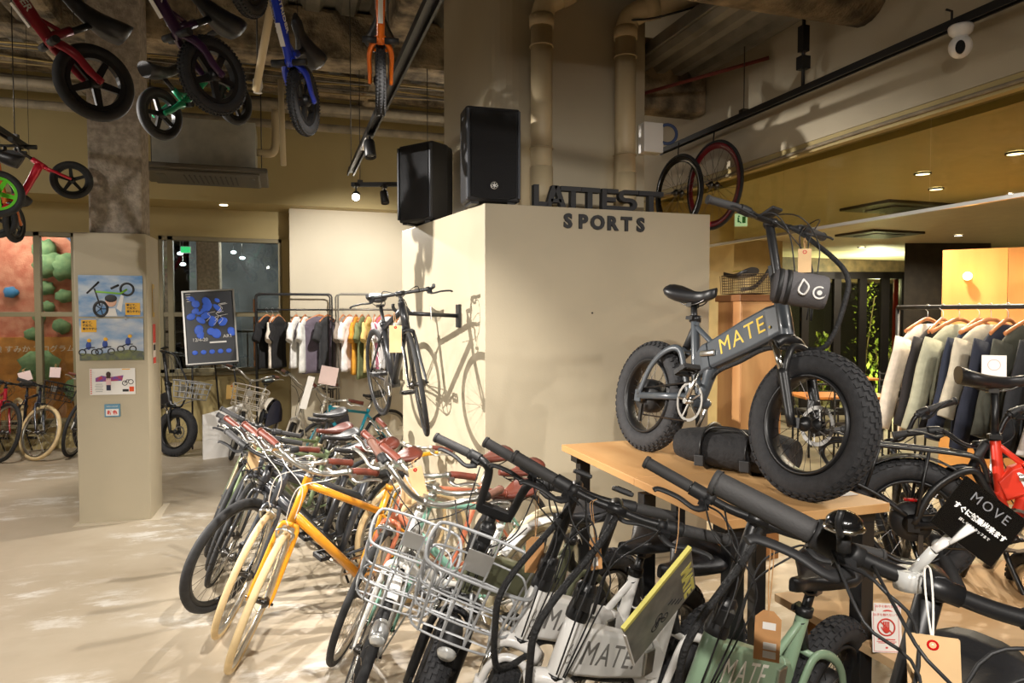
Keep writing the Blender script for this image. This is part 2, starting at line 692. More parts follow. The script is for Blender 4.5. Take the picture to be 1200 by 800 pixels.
def city_bike(label, target, head=205, lean=14, steer=30, col=(40, 40, 42), name='bicycle', group='bicycles parked in the long row', R=.34, tw=.036, wb=1.04, tyre=None, rimm=None,
              bar='flat', barm=None, gripm=None, leverm=None, sadm=None, frame_kind='diamond', fork=None, fender=None, basket=None, light=False, knob=False, gear=True,
              cablem=None, at='contact', hl=.13, stem_up=.06, stem_fwd=.06, disc=False, battery=False, st=.44, z=0.0, kick=True, skirt=None, metal=0.0, tube=1.0, backrack=False, sad_up=.12, child=None, basket_m=None, rear_tyre=None, lever_at=None, grip_len=.13, wash=False, pitch=0.0, spokem=None):
    tyre = tyre or RUB
    rimm = rimm or ALU
    barm, gripm, leverm = barm or BLK, gripm or GRIP, leverm or BLKP
    sadm = sadm or SADB
    cablem = cablem or BLKP
    spokem = spokem or ALU
    pm = mat('frame_paint_%02x%02x%02x' % tuple(col), col, .3, metal, coat=.35)
    fm = pm if fork is None else fork
    root = thing(name, label, 'bicycle', group=group)
    A, u, p, hb, ht = head_geo(R, wb, 70, .048, .045 + tw * .3, hl)
    S = steer_mat(hb, u, steer)
    I = Matrix.Identity(4)
    BB = V((wb * .42, 0, .285))
    sd = V((-math.cos(rad(72)), 0, math.sin(rad(72))))
    stp = BB + sd * st
    RA = V((0, 0, R))
    T = tube
    # frame
    b = MB()
    b.tube([hb - u * .005, ht + u * .005], .019 * T, 12)
    if frame_kind == 'diamond':
        b.tube([ht - u * .035, stp - sd * .03], .0155 * T, 10)
        b.tube([hb + u * .03, BB], .019 * T, 10)
    elif frame_kind == 'slope':
        b.tube([ht - u * .03, BB + sd * (st * .72)], .0175 * T, 10)
        b.tube([hb + u * .03, BB], .022 * T, 10)
    else:
        lo = BB + sd * (st * .3)
        mid = hb.lerp(BB, .55) + V((0, 0, .015))
        b.tube(spline([ht - u * .06, hb.lerp(BB, .35) + V((0, 0, .055)), mid + V((.0, 0, .03)), lo], 6), .02 * T, 10)
        b.tube(spline([hb + u * .02, hb.lerp(BB, .4) + V((0, 0, -.02)), BB], 6), .022 * T, 10)
    b.tube([BB - sd * .01, stp + sd * .01], .0165 * T, 10)
    b.cyl(BB + V((0, -.036, 0)), BB + V((0, .036, 0)), .022 * T, 14)
    top = stp - sd * .04 if frame_kind == 'diamond' else BB + sd * (st * .7)
    for s in (-1, 1):
        b.tube(spline([BB + V((-.03, s * .02, 0)), BB.lerp(RA, .35) + V((0, s * .03, 0)), RA + V((0, s * .062, 0))], 4), .009, 8)
        b.tube(spline([top + V((0, s * .012, 0)), top.lerp(RA, .4) + V((0, s * .032, 0)), RA + V((0, s * .062, 0))], 4), .0075, 8)
        b.box(RA + V((.0, s * .063, 0)), (.03, .005, .03))
    b.tube([stp - sd * .012, stp + sd * .014], .021 * T, 10)
    b.build('frame', pm, root)
    if battery:
        bb_ = MB().tube([hb.lerp(BB, .2) + V((.02, 0, .03)), hb.lerp(BB, .88) + V((.02, 0, .03))], .043, 10, flat=(1, .8))
        bb_.build('battery', BLKP, root, .006)
        MB().cyl(BB + V((.01, -.055, .01)), BB + V((.01, .055, .01)), .055, 20).build('motor', BLKP, root, .006)
    # fork
    b = MB()
    cr = hb - u * .018
    b.tube([hb - u * .004, cr - u * .012], .02, 12)
    for s in (-1, 1):
        b.tube(spline([cr + V((0, s * .012, 0)), cr + V((0, s * (tw / 2 + .026), 0)) - u * .028, A.lerp(cr, .45) + V((0, s * (tw / 2 + .032), 0)) - p * .008, A + V((0, s * .055, 0)) + u * .06 - p * .01, A + V((0, s * .055, 0))], 5), [.012] * 11 + [.011, .0105, .010, .0095, .009, .0085, .008, .008, .008, .008], 8)
        b.box(A + V((0, s * .056, 0)), (.022, .005, .03))
    b.build('fork', fm, root, mw=S)
    wheel('front_wheel', root, S, A, R, tw, tyre, rimm, spokem, knob, rotor=1 if disc else None)
    wheel('rear_wheel', root, I, RA, R, tw, rear_tyre or tyre, rimm, spokem, knob, rotor=1 if disc else None)
    # stem and bars
    B = ht + u * stem_up + V((stem_fwd, 0, .012))
    b = MB()
    b.tube([ht, ht + u * (stem_up + .01)], .0135, 12)
    b.tube([ht + u * stem_up, B], .014, 12)
    b.tube([ht - u * .002, ht + u * .022], .02, 12)
    b.build('stem', barm, root, mw=S)
    h, half, L = bars(root, S, B, bar, barm, gripm, leverm, gear=gear, lever_at=lever_at, grip_len=grip_len)
    # brakes
    if not disc:
        for nm, c, SS in (('front_brake', A + u * (R + .012) + p * .012, S), ('rear_brake', RA + (top - RA).normalized() * (R + .012), I)):
            b = MB()
            for s in (-1, 1):
                b.tube(spline([c + V((.012, s * .006, .016)), c + V((.014, s * (tw / 2 + .024), .0)), c + V((.004, s * (tw / 2 + .016), -.045))], 4), .007, 8)
            b.cyl(c + V((-.02, 0, .012)), c + V((.025, 0, .012)), .009, 10)
            b.build(nm, ALU if leverm is not BLKP else BLK, root, mw=SS)
    else:
        for nm, c, SS in (('front_brake', A + V((-.04, .05, .06)), S), ('rear_brake', RA + V((.05, .05, .05)), I)):
            MB().box(c, (.035, .03, .05)).build(nm, BLK, root, .004, mw=SS)
    # cables
    for s in (-1, 1):
        gp = cut(half, max(0, 1 - .2 / L), 1)[0]
        st_ = B + V((gp.x + .03, s * gp.y, gp.z - .01))
        e = A + u * (R + .04) + p * .02 if s > 0 else ht.lerp(BB, .25) + V((0, 0, -.02))
        cable('brake_cable', [st_, B + V((.10, s * .10, .03)), B + V((.13, -s * .01, -.04)), hb + V((.075, -s * .02, .06)), e], cablem, root, S)
    if gear:
        cable('shift_cable', [B + V((.02, -.16, 0)), B + V((.11, -.07, -.03)), hb + V((.06, .03, .08)), ht.lerp(BB, .3) + V((0, .02, -.02))], cablem, root, S)
    # drivetrain
    cm = ALU if not wash else STEEL
    cr_ = link('crankset', cached(('crankset', .088), crank_mb, cm), root, mw=Matrix.Translation(BB))
    for s in (-1, 1):
        a = .6 + (PI if s > 0 else 0)
        pe = link('pedal', cached(('pedal', s), lambda: pedal_mb(s), BLKP), cr_)
        pe.location = (math.cos(a) * .17, s * .075, math.sin(a) * .17)
    b = MB()
    y = -.045
    b.tube([BB + V((0, y, .088)), RA + V((0, y, .035))], .004, 5)
    b.tube([BB + V((0, y, -.088)), RA + V((0, y, -.035))], .004, 5)
    b.lathe([(.012, y - .004), (.037, y - .004), (.037, y + .004), (.012, y + .004)], RA, (0, 1, 0), 20)
    b.build('chain', STEEL, root)
    # saddle
    sp = stp + sd * sad_up
    MB().tube([stp - sd * .05, sp], .0135, 12).build('seat_post', ALU if barm is not BLK else BLK, root)
    Ms = Matrix.Translation(sp + V((-.01, 0, .05)))
    so = link('saddle', cached(('saddle', .27, .155), lambda: saddle_mb(.27, .155), sadm), root, mw=Ms)
    link('saddle_rails', cached(('saddle_rails', .26), rails_mb, STEEL), so)
    if fender:
        fender_mb(A, R + .012, tw + .018, 78, 178).build('front_fender', fender, root, mw=S)
        b = fender_mb(RA, R + .012, tw + .022, 40, 215)
        b.build('rear_fender', fender, root)
        b = MB()
        for SS, c in ((S, A),):
            for s in (-1, 1):
                b.tube([c + V((0, s * .058, 0)), c + V(((R + .012) * math.cos(2.6), s * (tw / 2 + .01), (R + .012) * math.sin(2.6)))], .0022, 5)
        b.build('fender_stay', STEEL, root, mw=S)
    if basket:
        bl, bw, bh = basket
        c = A + V((.10, 0, R + .075)) - V((0, 0, 0))
        bo = basket_mb(c, bl, bw, bh, 3, 4, 3, .84, .0042, .0062).build('basket', basket_m or WIRE, root, mw=S)
        b = MB()
        for s in (-1, 1):
            b.tube([A + V((.0, s * .062, .0)), A + V((.06, s * .085, R * .9)), c + V((.03, s * .085, 0))], .004, 6)
        b.build('basket_stay', basket_m or WIRE, bo)
        MB().box(c + V((-bl / 2 * .94, 0, bh * .62)), (.004, .075, .07)).build('basket_plate', SILV, bo, .003)
    if light:
        c = A + V((.085, 0, R + .0)) if not basket else A + V((.20, 0, R - .05))
        b = MB()
        b.lathe([(.02, -.05), (.03, -.04), (.036, 0), (.034, .03), (.03, .034)], c, (1, 0, -.25), 16)
        lo = b.build('headlight', BLKP if light == 'black' else SILV, root, mw=S)
        MB().lathe([(.032, 0), (.026, .012), (.0, .018)], c + V((.03, 0, -.0075)), (1, 0, -.25), 16).build('lens', LENS, lo)
    if skirt:
        for s in (-1, 1):
            b = MB()
            prof = [(R * .97 * math.cos(t), R * .97 * math.sin(t)) for t in [PI * (k / 14 * 1.06 - .03) for k in range(15)]]
            b.prism(prof + [(-.02, -.03), (.02, -.03)], RA + V((0, s * .068, 0)), (1, 0, 0), (0, 0, 1), .006)
            b.build('skirt_guard', skirt, root)
    if backrack:
        b = MB()
        z_ = R * 2 + .07
        b.tube(spline([(.26, .03, z_), (.1, .06, z_), (-.2, .06, z_), (-.24, 0, z_), (-.2, -.06, z_), (.1, -.06, z_), (.26, -.03, z_)], 3), .006, 6)
        for k in range(3):
            b.tube([(.1 - .12 * k, -.06, z_), (.1 - .12 * k, .06, z_)], .004, 6)
        for s in (-1, 1):
            b.tube([(0, s * .068, R), (-.05, s * .06, z_)], .005, 6)
        b.build('rear_rack', BLK if leverm is BLKP else ALU, root)
    if kick:
        b = MB().tube([BB + V((-.06, .03, 0)), V((BB.x - .12, .16, .16 * math.tan(rad(lean)) + .006))], .008, 8)
        b.build('kickstand', ALU if leverm is not BLKP else BLK, root)
    F = {'contact': S @ V((wb, 0, 0)), 'hub': S @ A, 'bars': S @ B, 'head': (hb + ht) / 2, 'saddle': sp, 'rear': V((0, 0, 0))}[at]
    place(root, F, target, head, lean, pitch, z)
    INFO[root.name] = {'bars': root.matrix_world @ S @ B, 'S': S, 'B': B, 'half': half, 'root': root, 'sp': sp, 'A': A, 'hb': hb}
    return root
# ------------------------------------------------------------------ fat-tyred folding e-bike
def fold_bike(label, target, head=205, lean=12, steer=0, col=(230, 228, 222), letters=(120, 118, 114), name='folding_bicycle', group='fat tyred folding bikes', bar='wide', at='head', z=0.0, word='MATE.',
              loop=True, sides=(1, -1), kick=True, display=True, basket=None, rack=False, fender=False, light=False, sad_h=.83, silver_fork=False, forkm=None, knob=True, grip_len=.135, barm=None, levers=True, tread=True, badge=False, stem_len=.36, dark_arm=False, gr=.0178, seat_x=None):
    R, tw, wb = .29, .098, 1.07
    barm = barm or BLK
    pm = mat('fold_paint_%02x%02x%02x' % tuple(col), col, .38, 0, coat=.25)
    lm = mat('fold_letters_%02x%02x%02x' % tuple(letters), letters, .5)
    fk = forkm or BLK
    root = thing(name, label, 'folding bicycle', group=group)
    A, u, p, hb, ht = head_geo(R, wb, 69, .04, .085, .175)
    S = steer_mat(hb, u, steer)
    I = Matrix.Identity(4)
    RA = V((0, 0, R))
    BB = V((.40, 0, .30))
    # main beam
    hc = (hb + ht) / 2
    P0 = hc + V((-.005, 0, .0))
    P1 = V((.46, 0, .53))
    d = (P1 - P0).normalized()
    nz = V((0, 1, 0)).cross(d)
    nz = nz if nz.z > 0 else -nz
    def sec(c, w, h, dirn):
        k = .012
        up = (u * .5 + nz * .5).normalized() if dirn else nz
        return [c + V((0, a, 0)) + up * q for a, q in ((-w, -h + k), (-w + k, -h), (w - k, -h), (w, -h + k), (w, h - k), (w - k, h), (-w + k, h), (-w, h - k))]
    b = MB()
    b.loft([sec(P0 + d * -.002, .026, .068, 1), sec(P0 + d * .06, .036, .076, 1), sec(P0 + d * .2, .038, .076, 0), sec(P1, .036, .066, 0)], smooth=False)
    b.tube([hb - u * .004, ht + u * .002], .031, 18)
    b.build('frame', pm, root, .004)
    # rear half
    b = MB()
    q0, q1 = P1 + d * .006, P1 + d * .11 + V((0, 0, -.02))
    b.loft([sec(q0, .037, .068, 0), sec(q0 + d * .04, .037, .068, 0), sec(q1, .03, .05, 0)], smooth=False)
    sb = V((.345, 0, .46))
    stt = V((.285 if seat_x is None else seat_x, 0, .70))
    b.tube([sb + V((.02, 0, -.1)), stt], .0225, 14)
    b.tube([P1 + V((-.01, 0, .05)), stt + V((.008, 0, -.03))], .014, 8)
    b.tube(spline([P1 + V((.0, 0, -.03)), V((.44, 0, .41)), BB + V((0, 0, .0))], 4), [.034] * 4 + [.03] * 5, 10, flat=(1, .9))
    b.tube([sb + V((.0, 0, .0)), BB + V((-.01, 0, .04))], .02, 8)
    b.cyl(BB + V((0, -.045, 0)), BB + V((0, .045, 0)), .028, 16)
    b.build('rear_frame', pm, root, .003)
    b = MB()
    b.box(P1 + d * .0 + V((0, .041, -.0)), (.05, .012, .09))
    b.tube([P1 + V((.05, -.043, .012)), P1 + V((-.045, -.045, .0))], .011, 8, flat=(1.4, .6))
    b.build('hinge', ALU, root, .003)
    # swing arm
    b = MB()
    for s in (-1, 1):
        b.tube([BB + V((-.04, s * .045, .02)), RA + V((0, s * .078, -.005))], .0135, 8, flat=(1.3, .7))
        b.tube(spline([RA + V((0, s * .078, 0)), V((.07, s * .075, .44)), V((.17, s * .068, .53)), V((.255, s * .05, .545)), V((.31, s * .045, .45)), BB + V((-.03, s * .045, .03))], 5), .0135, 8, flat=(1.25, .75))
        b.box(RA + V((.0, s * .079, -.005)), (.05, .008, .06))
    b.cyl((.25, -.055, .545), (.25, .055, .545), .012, 10)
    b.build('swing_arm', BLK if dark_arm else pm, root)
    MB().tube([V((.245, 0, .555)), V((.275, 0, .62)), V((.30, 0, .675))], .02, 12).build('shock', BLKP, root)
    # wheels
    wheel('front_wheel', root, S, A, R, tw, RUBF, BLK, STEEL, tread, rimw=.075, rotor=1, depth=.012, hubm=BLK)
    wheel('rear_wheel', root, I, RA, R, tw, RUBF, BLK, STEEL, tread, rimw=.075, rotor=1, depth=.012, hubm=BLK)
    MB().lathe([(.03, -.05), (.085, -.04), (.09, 0), (.085, .04), (.03, .05)], RA, (0, 1, 0), 28).build('hub_motor', BLKP, root)
    # suspension fork
    b = MB()
    w = tw / 2 + .03
    cr = hb - u * .03
    b.tube(spline([cr + V((0, -w, -.01)), cr + V((0, -w * .55, .015)), cr + V((0, 0, .022)), cr + V((0, w * .55, .015)), cr + V((0, w, -.01))], 4), .026, 10, flat=(.9, 1.1))
    for s in (-1, 1):
        o = V((0, s * w, 0)) - p * 0
        lo = A - p * .02
        top = cr + V((0, 0, -.012)) + p * .02
        mid = lo + u * .2
        b.tube([lo + o + u * -.01, lo + o + u * .04, mid + o, mid + o + u * .02], [.016, .019, .021, .023], 12)
        b.box(A + o + V((0, -s * .01, 0)), (.03, .012, .04))
    b.tube(spline([lo + u * .19 + V((0, -w, 0)), lo + u * .27 + V((.0, -w * .9, 0)) + p * .03, lo + u * .315 + V((0, -w * .4, 0)) + p * .03, lo + u * .315 + V((0, w * .4, 0)) + p * .03, lo + u * .27 + V((0, w * .9, 0)) + p * .03, lo + u * .19 + V((0, w, 0))], 4), .014, 8)
    fo = b.build('fork', fk, root, mw=S)
    for s in (-1, 1):
        o = V((0, s * w, 0))
        MB().tube([A - p * .02 + u * .2 + o, cr + o], .0155, 12).build('stanchion', CHR, fo)
    MB().box(A + V((-.05, .065, .07)), (.04, .03, .06)).build('front_brake', BLK, root, .005, mw=S)
    MB().box(RA + V((.06, .062, .04)), (.05, .028, .04)).build('rear_brake', BLK, root, .005)
    # folding stem
    top = ht + u * stem_len
    b = MB()
    MB().tube([hb - u * .008, hb + u * .006], .034, 16).build('headset', BLK, root)
    b.lathe([(.034, 0), (.036, .02), (.03, .06), (.034, .065), (.034, .1), (.026, .115)], ht, u, 18)
    b.box(ht + u * .07 + p * .018, (.06, .05, .05))
    b.tube([ht + u * .08, top + u * .012], .0195, 14)
    b.box(ht + u * .11 + V((-.018, 0, 0)), (.03, .03, .1), Matrix.Rotation(-rad(21), 3, 'Y'))
    b.tube([top + V((-.02, 0, 0)), top + V((.035, 0, .005))], .021, 12)
    b.build('stem', BLK, root, .002, mw=S)
    B = top + V((.03, 0, .004))
    h, half, L = bars(root, S, B, bar, barm, GRIP, BLKP, grip_len=grip_len, levers=levers, br=.017 if bar == 'twin' else .0135, gr=gr)
    if bar == 'twin':
        MB().box(B + V((.004, 0, .015)), (.03, .15, .035)).build('bar_clamp', BLK, h, .004)
    if display:
        b = MB().box(B + V((-.03, .0, .05)), (.075, .062, .014), Matrix.Rotation(rad(-25), 3, 'Y'))
        do = b.build('display', BLKP, root, .004, mw=S)
        MB().box(B + V((-.033, .0, .0578)), (.05, .045, .003), Matrix.Rotation(rad(-25), 3, 'Y')).build('screen', BLKG, do)
    # cable bundle: two thin leads and one wrapped loom
    for s in (-1, 1):
        gp = cut(half, 1 - .2 / L, 1)[0]
        cable('brake_cable', [B + V((gp.x + .03, s * gp.y, gp.z - .012)), B + V((.09, s * .10, .005)), B + V((.12, s * .03, -.07)), ht + p * .09 + V((0, s * .03, .06))], BLKP, root, S, .003)
    for k, (y0, y1, f) in enumerate(((.14, .02, .15), (-.10, .03, .19), (-.16, -.02, .12))):
        cable('control_cable', [B + V((.02, y0, .005)), B + V((f, y0 * .7, .02 - .03 * k)), B + V((f + .03, y1, -.10)), ht + p * (.13 + .02 * k) + V((0, y1, .05)), hb + p * .1 + V((0, y1 * .5, .04))], BLKP, root, S, .0026)
    if loop:
        pts = [B + V((.035, .05, -.01)), B + V((.12, .07, -.06)), ht + V((.24, .075, .12)), ht + V((.26, .07, -.02)), hb + V((.15, .055, -.02)), hb + V((.02, .045, -.035)), P0 + d * .12 - nz * .09, P0 + d * .28 - nz * .088, P1 - nz * .085, BB + V((.04, 0, .07))]
        sp_ = spline(pts, 7)
        MB().tube(sp_, .0105, 9).build('cable_loom', mat('loom_wrap', (32, 32, 33), .6, bump=.5, bscale=130), root, mw=S if abs(steer) < 1 else Matrix.Identity(4))
    # drivetrain
    cr_ = link('crankset', cached(('crankset', .09), lambda: crank_mb(.096, .16), ALU), root, mw=Matrix.Translation(BB + V((0, -.012, 0))) @ Matrix.Rotation(-.5, 4, 'Y'))
    for s in (-1, 1):
        a = .6 + (PI if s > 0 else 0)
        pe = link('pedal', cached(('pedal', s), lambda: pedal_mb(s), BLKP), cr_)
        pe.location = (math.cos(a) * .16, s * .078, math.sin(a) * .16)
    b = MB()
    y = -.058
    b.tube([BB + V((0, y, .094)), RA + V((0, y, .035))], .0045, 5)
    b.tube([BB + V((0, y, -.094)), RA + V((.04, y, -.1)), RA + V((0.02, y, -.06))], .0045, 5)
    b.lathe([(.012, y - .012), (.044, y - .002), (.03, y + .014), (.012, y + .014)], RA, (0, 1, 0), 22)
    b.box(RA + V((.03, y - .012, -.09)), (.02, .012, .09))
    b.build('chain', STEEL, root)
    # seat
    sp = V((stt.x - (sad_h - .03 - stt.z) * (.27 if seat_x is None else 0), 0, sad_h - .055))
    MB().tube([stt - V((0, 0, .03)), sp], .0165, 12).build('seat_post', BLK, root)
    b = MB().tube([stt - V((0, 0, .012)), stt + V((-.003, 0, .018))], .029, 14)
    b.box(stt + V((-.005, -.032, .004)), (.05, .01, .018))
    b.build('seat_clamp', BLK, root)
    so = link('saddle', cached(('saddle', .3, .23), lambda: saddle_mb(.30, .23, .08), SADB), root, mw=Matrix.Translation(sp + V((-.01, 0, .045))))
    link('saddle_rails', cached(('saddle_rails', .26), rails_mb, STEEL), so)
    # lettering on the beam
    c = P0.lerp(P1, .45)
    for s in sides:
        ux = d if s > 0 else -d
        M = frame(c + V((0, s * .0376, 0)), ux, nz)
        text(word, .104, M, lm, root, 'lettering', .0008, space=1.18)
    if badge:
        for s in (1,):
            M = frame(hc + V((0, .0315, 0)), -p, u)
            b = MB()
            b.torus(M @ V((-.012, -.02, 0)), M.to_3x3() @ V((0, 0, 1)), .013, .0012, 20, 5)
            b.tube([M @ V((-.026, .0, .0)), M @ V((-.012, .025, 0)), M @ V((-.012, -.015, 0)), M @ V((0.006, .012, 0))], .001, 4)
            b.build('badge', lm, root)
    if kick:
        b = MB().tube([BB + V((-.08, .05, -.01)), V((BB.x - .15, .17, .17 * math.tan(rad(lean)) + .008))], .0115, 10)
        b.build('kickstand', BLK, root)
    if fender:
        fender_mb(RA, R + .018, .125, 40, 205).build('rear_fender', BLK, root)
    if rack:
        b = MB()
        z_ = .62
        for s in (-1, 1):
            b.tube(spline([(.30, s * .05, .50), (.27, s * .07, z_ - .03), (.2, s * .075, z_), (-.1, s * .078, z_ + .02), (-.33, s * .078, z_ + .03), (-.385, s * .078, z_ - .03), (-.32, s * .08, z_ - .12), (-.16, s * .081, z_ - .2), (-.03, s * .082, .33)], 5), .0095, 8)
            b.tube([(.06, s * .076, z_ + .008), (.01, s * .082, .33)], .008, 8)
            b.tube([(-.14, s * .078, z_ + .02), (-.2, s * .08, z_ - .18)], .007, 8)
        for x in (.18, .0, -.2):
            b.tube([(x, -.076, z_ + .01), (x, .076, z_ + .01)], .007, 8)
        b.build('rear_rack', BLK, root)
        MB().box((-.0, .0, .39), (.06, .03, .012)).build('reflector', REDL, root, .003)
    if basket:
        bl, bw, bh = basket
        c = A + V((.11, 0, R + .13))
        bo = basket_mb(c, bl, bw, bh, 3, 4, 3, .86, .0046, .007).build('basket', WIRE, root, mw=S)
        MB().box(c + V((-bl / 2 * .93, 0, bh * .6)), (.005, .1, .09)).build('basket_plate', SILV, bo, .003)
        b = MB()
        for s in (-1, 1):
            b.tube(spline([hb + V((.03, s * .03, .03)), hb + V((.09, s * .05, -.01)), c + V((.02, s * .07, 0))], 3), .006, 6)
        b.build('basket_bracket', WIRE, bo)
    if light:
        c = A + V((.16, 0, R + .07))
        lo = MB().lathe([(.02, -.07), (.034, -.055), (.04, 0), (.037, .035), (.03, .04)], c, (1, 0, -.35), 18).build('headlight', BLKP, root, mw=S)
        MB().lathe([(.035, 0), (.028, .014), (.0, .02)], c + V((.037, 0, -.013)), (1, 0, -.35), 18).build('lens', LENS, lo)
    F = {'head': hc, 'hub': S @ A, 'bars': S @ B, 'contact': S @ V((wb, 0, 0)), 'rear': V((0, 0, 0)), 'rear_hub': RA}[at]
    place(root, F, target, head, lean, 0.0, z)
    INFO[root.name] = {'bars': root.matrix_world @ S @ B, 'S': S, 'B': B, 'half': half, 'root': root, 'hc': hc, 'ht': ht, 'u': u, 'p': p}
    return root

# ------------------------------------------------------------------ toddler balance bike
def kid_bike(label, target, head, pitch, col, lean=0, at='rear_hub', word=None, R=.148, steer=0, name='balance_bike', group='balance bikes hung under the ceiling', rimm=None, hubcol=None, saddle_up=.15, wire=True, stay=None, wires=((.44, .02), (.16, 0)), knob=False):
    tw, wb = .046, .60
    pm = mat('kid_paint_%02x%02x%02x' % tuple(col), col, .3, .15, coat=.5)
    rimm = rimm or BLK
    root = thing(name, label, 'balance bike', group=group)
    RA = V((0, 0, R))
    A, u, p, hb, ht = head_geo(R, wb, 68, .03, .05, .085)
    S = steer_mat(hb, u, steer)
    J = V((.185, 0, R + .035))
    b = MB()
    b.tube(spline([J + V((-.02, 0, -.008)), J.lerp(hb, .4) + V((0, 0, .004)), hb + u * .03], 5), [.021] * 4 + [.023] * 4 + [.026] * 3, 12, flat=(1.15, .85))
    b.tube([hb - u * .004, ht + u * .004], .021, 14)
    b.tube([J + V((.01, 0, .01)), J + V((-.035, 0, .085))], .0165, 12)
    b.tube([J.lerp(hb, .3), J + V((-.02, 0, .06))], .009, 8)
    for s in (-1, 1):
        b.tube(spline([J + V((.01, s * .006, 0)), J + V((-.03, s * .034, -.002)), J + V((-.08, s * .047, -.006)), RA + V((.04, s * .046, .008)), RA + V((-.012, s * .046, 0))], 4), [.016] * 5 + [.0155] * 4 + [.0135] * 4 + [.012] * 4, 10, flat=(1.2, .75))
        b.cyl(RA + V((0, s * .04, 0)), RA + V((0, s * .052, 0)), .014, 12)
    b.tube([J + V((-.055, -.03, .0)), J + V((-.055, .03, 0))], .008, 8)
    fr = b.build('frame', pm, root)
    if word:
        d = (hb - J).normalized()
        for s in (1, -1):
            ux = d * -s
            M = frame(J.lerp(hb, .52) + V((0, s * .0205, .0)), ux, V((0, 1, 0)).cross(d) * (1 if (V((0, 1, 0)).cross(d)).z > 0 else -1))
            text(word, .036, M, PAPER, root, 'lettering', .0006, off=.0008)
        M = frame(J.lerp(hb, .3) - V((-.02, 0, .0265)), -d, (0, 1, 0))
        MB().box(M @ V((0, 0, .0)), (.09, .02, .002), M.to_3x3()).build('sticker', PAPER, root)
    b = MB()
    for s in (-1, 1):
        b.tube([J + V((.0, s * .016, -.012)), J + V((.0, s * .075, -.012))], .014, 10)
    b.build('footrest', BLKP, root)
    wheel('rear_wheel', root, Matrix.Identity(4), RA, R, tw, RUB, None, None, knob, mag=rimm)
    wheel('front_wheel', root, S, A, R, tw, RUB, None, None, knob, mag=rimm, ang=.5)
    b = MB()
    cr = hb - u * .012
    b.tube([hb, cr - u * .01], .02, 10)
    for s in (-1, 1):
        b.tube(spline([cr + V((0, s * .01, 0)), cr - u * .03 + V((0, s * .042, 0)), A + V((0, s * .044, 0))], 4), .0115, 8)
    b.build('fork', pm, root, mw=S)
    B = ht + u * .12 + V((.03, 0, 0))
    b = MB()
    b.tube([ht - u * .01, ht + u * .10, B], .013, 10)
    b.tube(spline([B + V((-.03, -.19, .035)), B + V((-.01, -.08, .02)), B, B + V((-.01, .08, .02)), B + V((-.03, .19, .035))], 5), .011, 10)
    h = b.build('handlebar', BLK, root, mw=S)
    for s in (-1, 1):
        MB().tube([B + V((-.02, s * .12, .026)), B + V((-.03, s * .2, .037))], .017, 12).build('grip', BLKP, h)
    sp = J + V((-.035 - saddle_up * .3, 0, .085 + saddle_up * .5))
    MB().tube([J + V((-.03, 0, .07)), sp], .0125, 10).build('seat_post', BLK, root)
    so = link('saddle', cached(('saddle', .24, .14), lambda: saddle_mb(.25, .14, .085), SADB), root, mw=Matrix.Translation(sp + V((.0, 0, .03))))
    F = {'rear_hub': RA, 'front_hub': S @ A, 'joint': J}[at]
    place(root, F, target, head, lean, pitch)
    if wire:
        bpy.context.view_layer.update()
        Mi = root.matrix_world.inverted()
        b = MB()
        for (x, y) in wires:
            P = V((x, y, .40 if x > .3 else .31))
            W = root.matrix_world @ P
            b.tube([P, Mi @ V((W.x, W.y, 4.55))], .0016, 4)
        b.build('hanging_wire', STEEL, root)
    return root
# ------------------------------------------------------------------ the setting
PAINT = mat('beige_wall_paint', (182, 171, 147), 0.6, var=0.025, vscale=1.2, bump=0.05, bscale=90)
PAINTL = mat('cream_wall_paint', (204, 194, 170), 0.6, var=0.02, vscale=1.2, bump=0.04, bscale=90)
PAINTO = mat('olive_wall_paint', (176, 158, 108), 0.6, var=0.025, vscale=1.0)
FRAMEM = mat('window_frame_paint', (128, 118, 88), 0.5)
CONC = mat('rough_concrete', (158, 146, 132), 0.9, var=0.12, vscale=22, bump=0.5, bscale=60)
SPRAY = mat('sprayed_fireproofing', (128, 114, 92), 0.95, var=0.35, vscale=5, bump=1.0, bscale=30)
DECK = mat('steel_deck', (128, 124, 114), 0.55, 0.3, var=0.15, vscale=3)
PIPE = mat('beige_pipe_paint', (196, 178, 142), 0.5)
GPIPE = mat('grey_pipe', (140, 128, 106), 0.7, var=0.1)
TRACKM = mat('track_black', (30, 30, 31), 0.45)

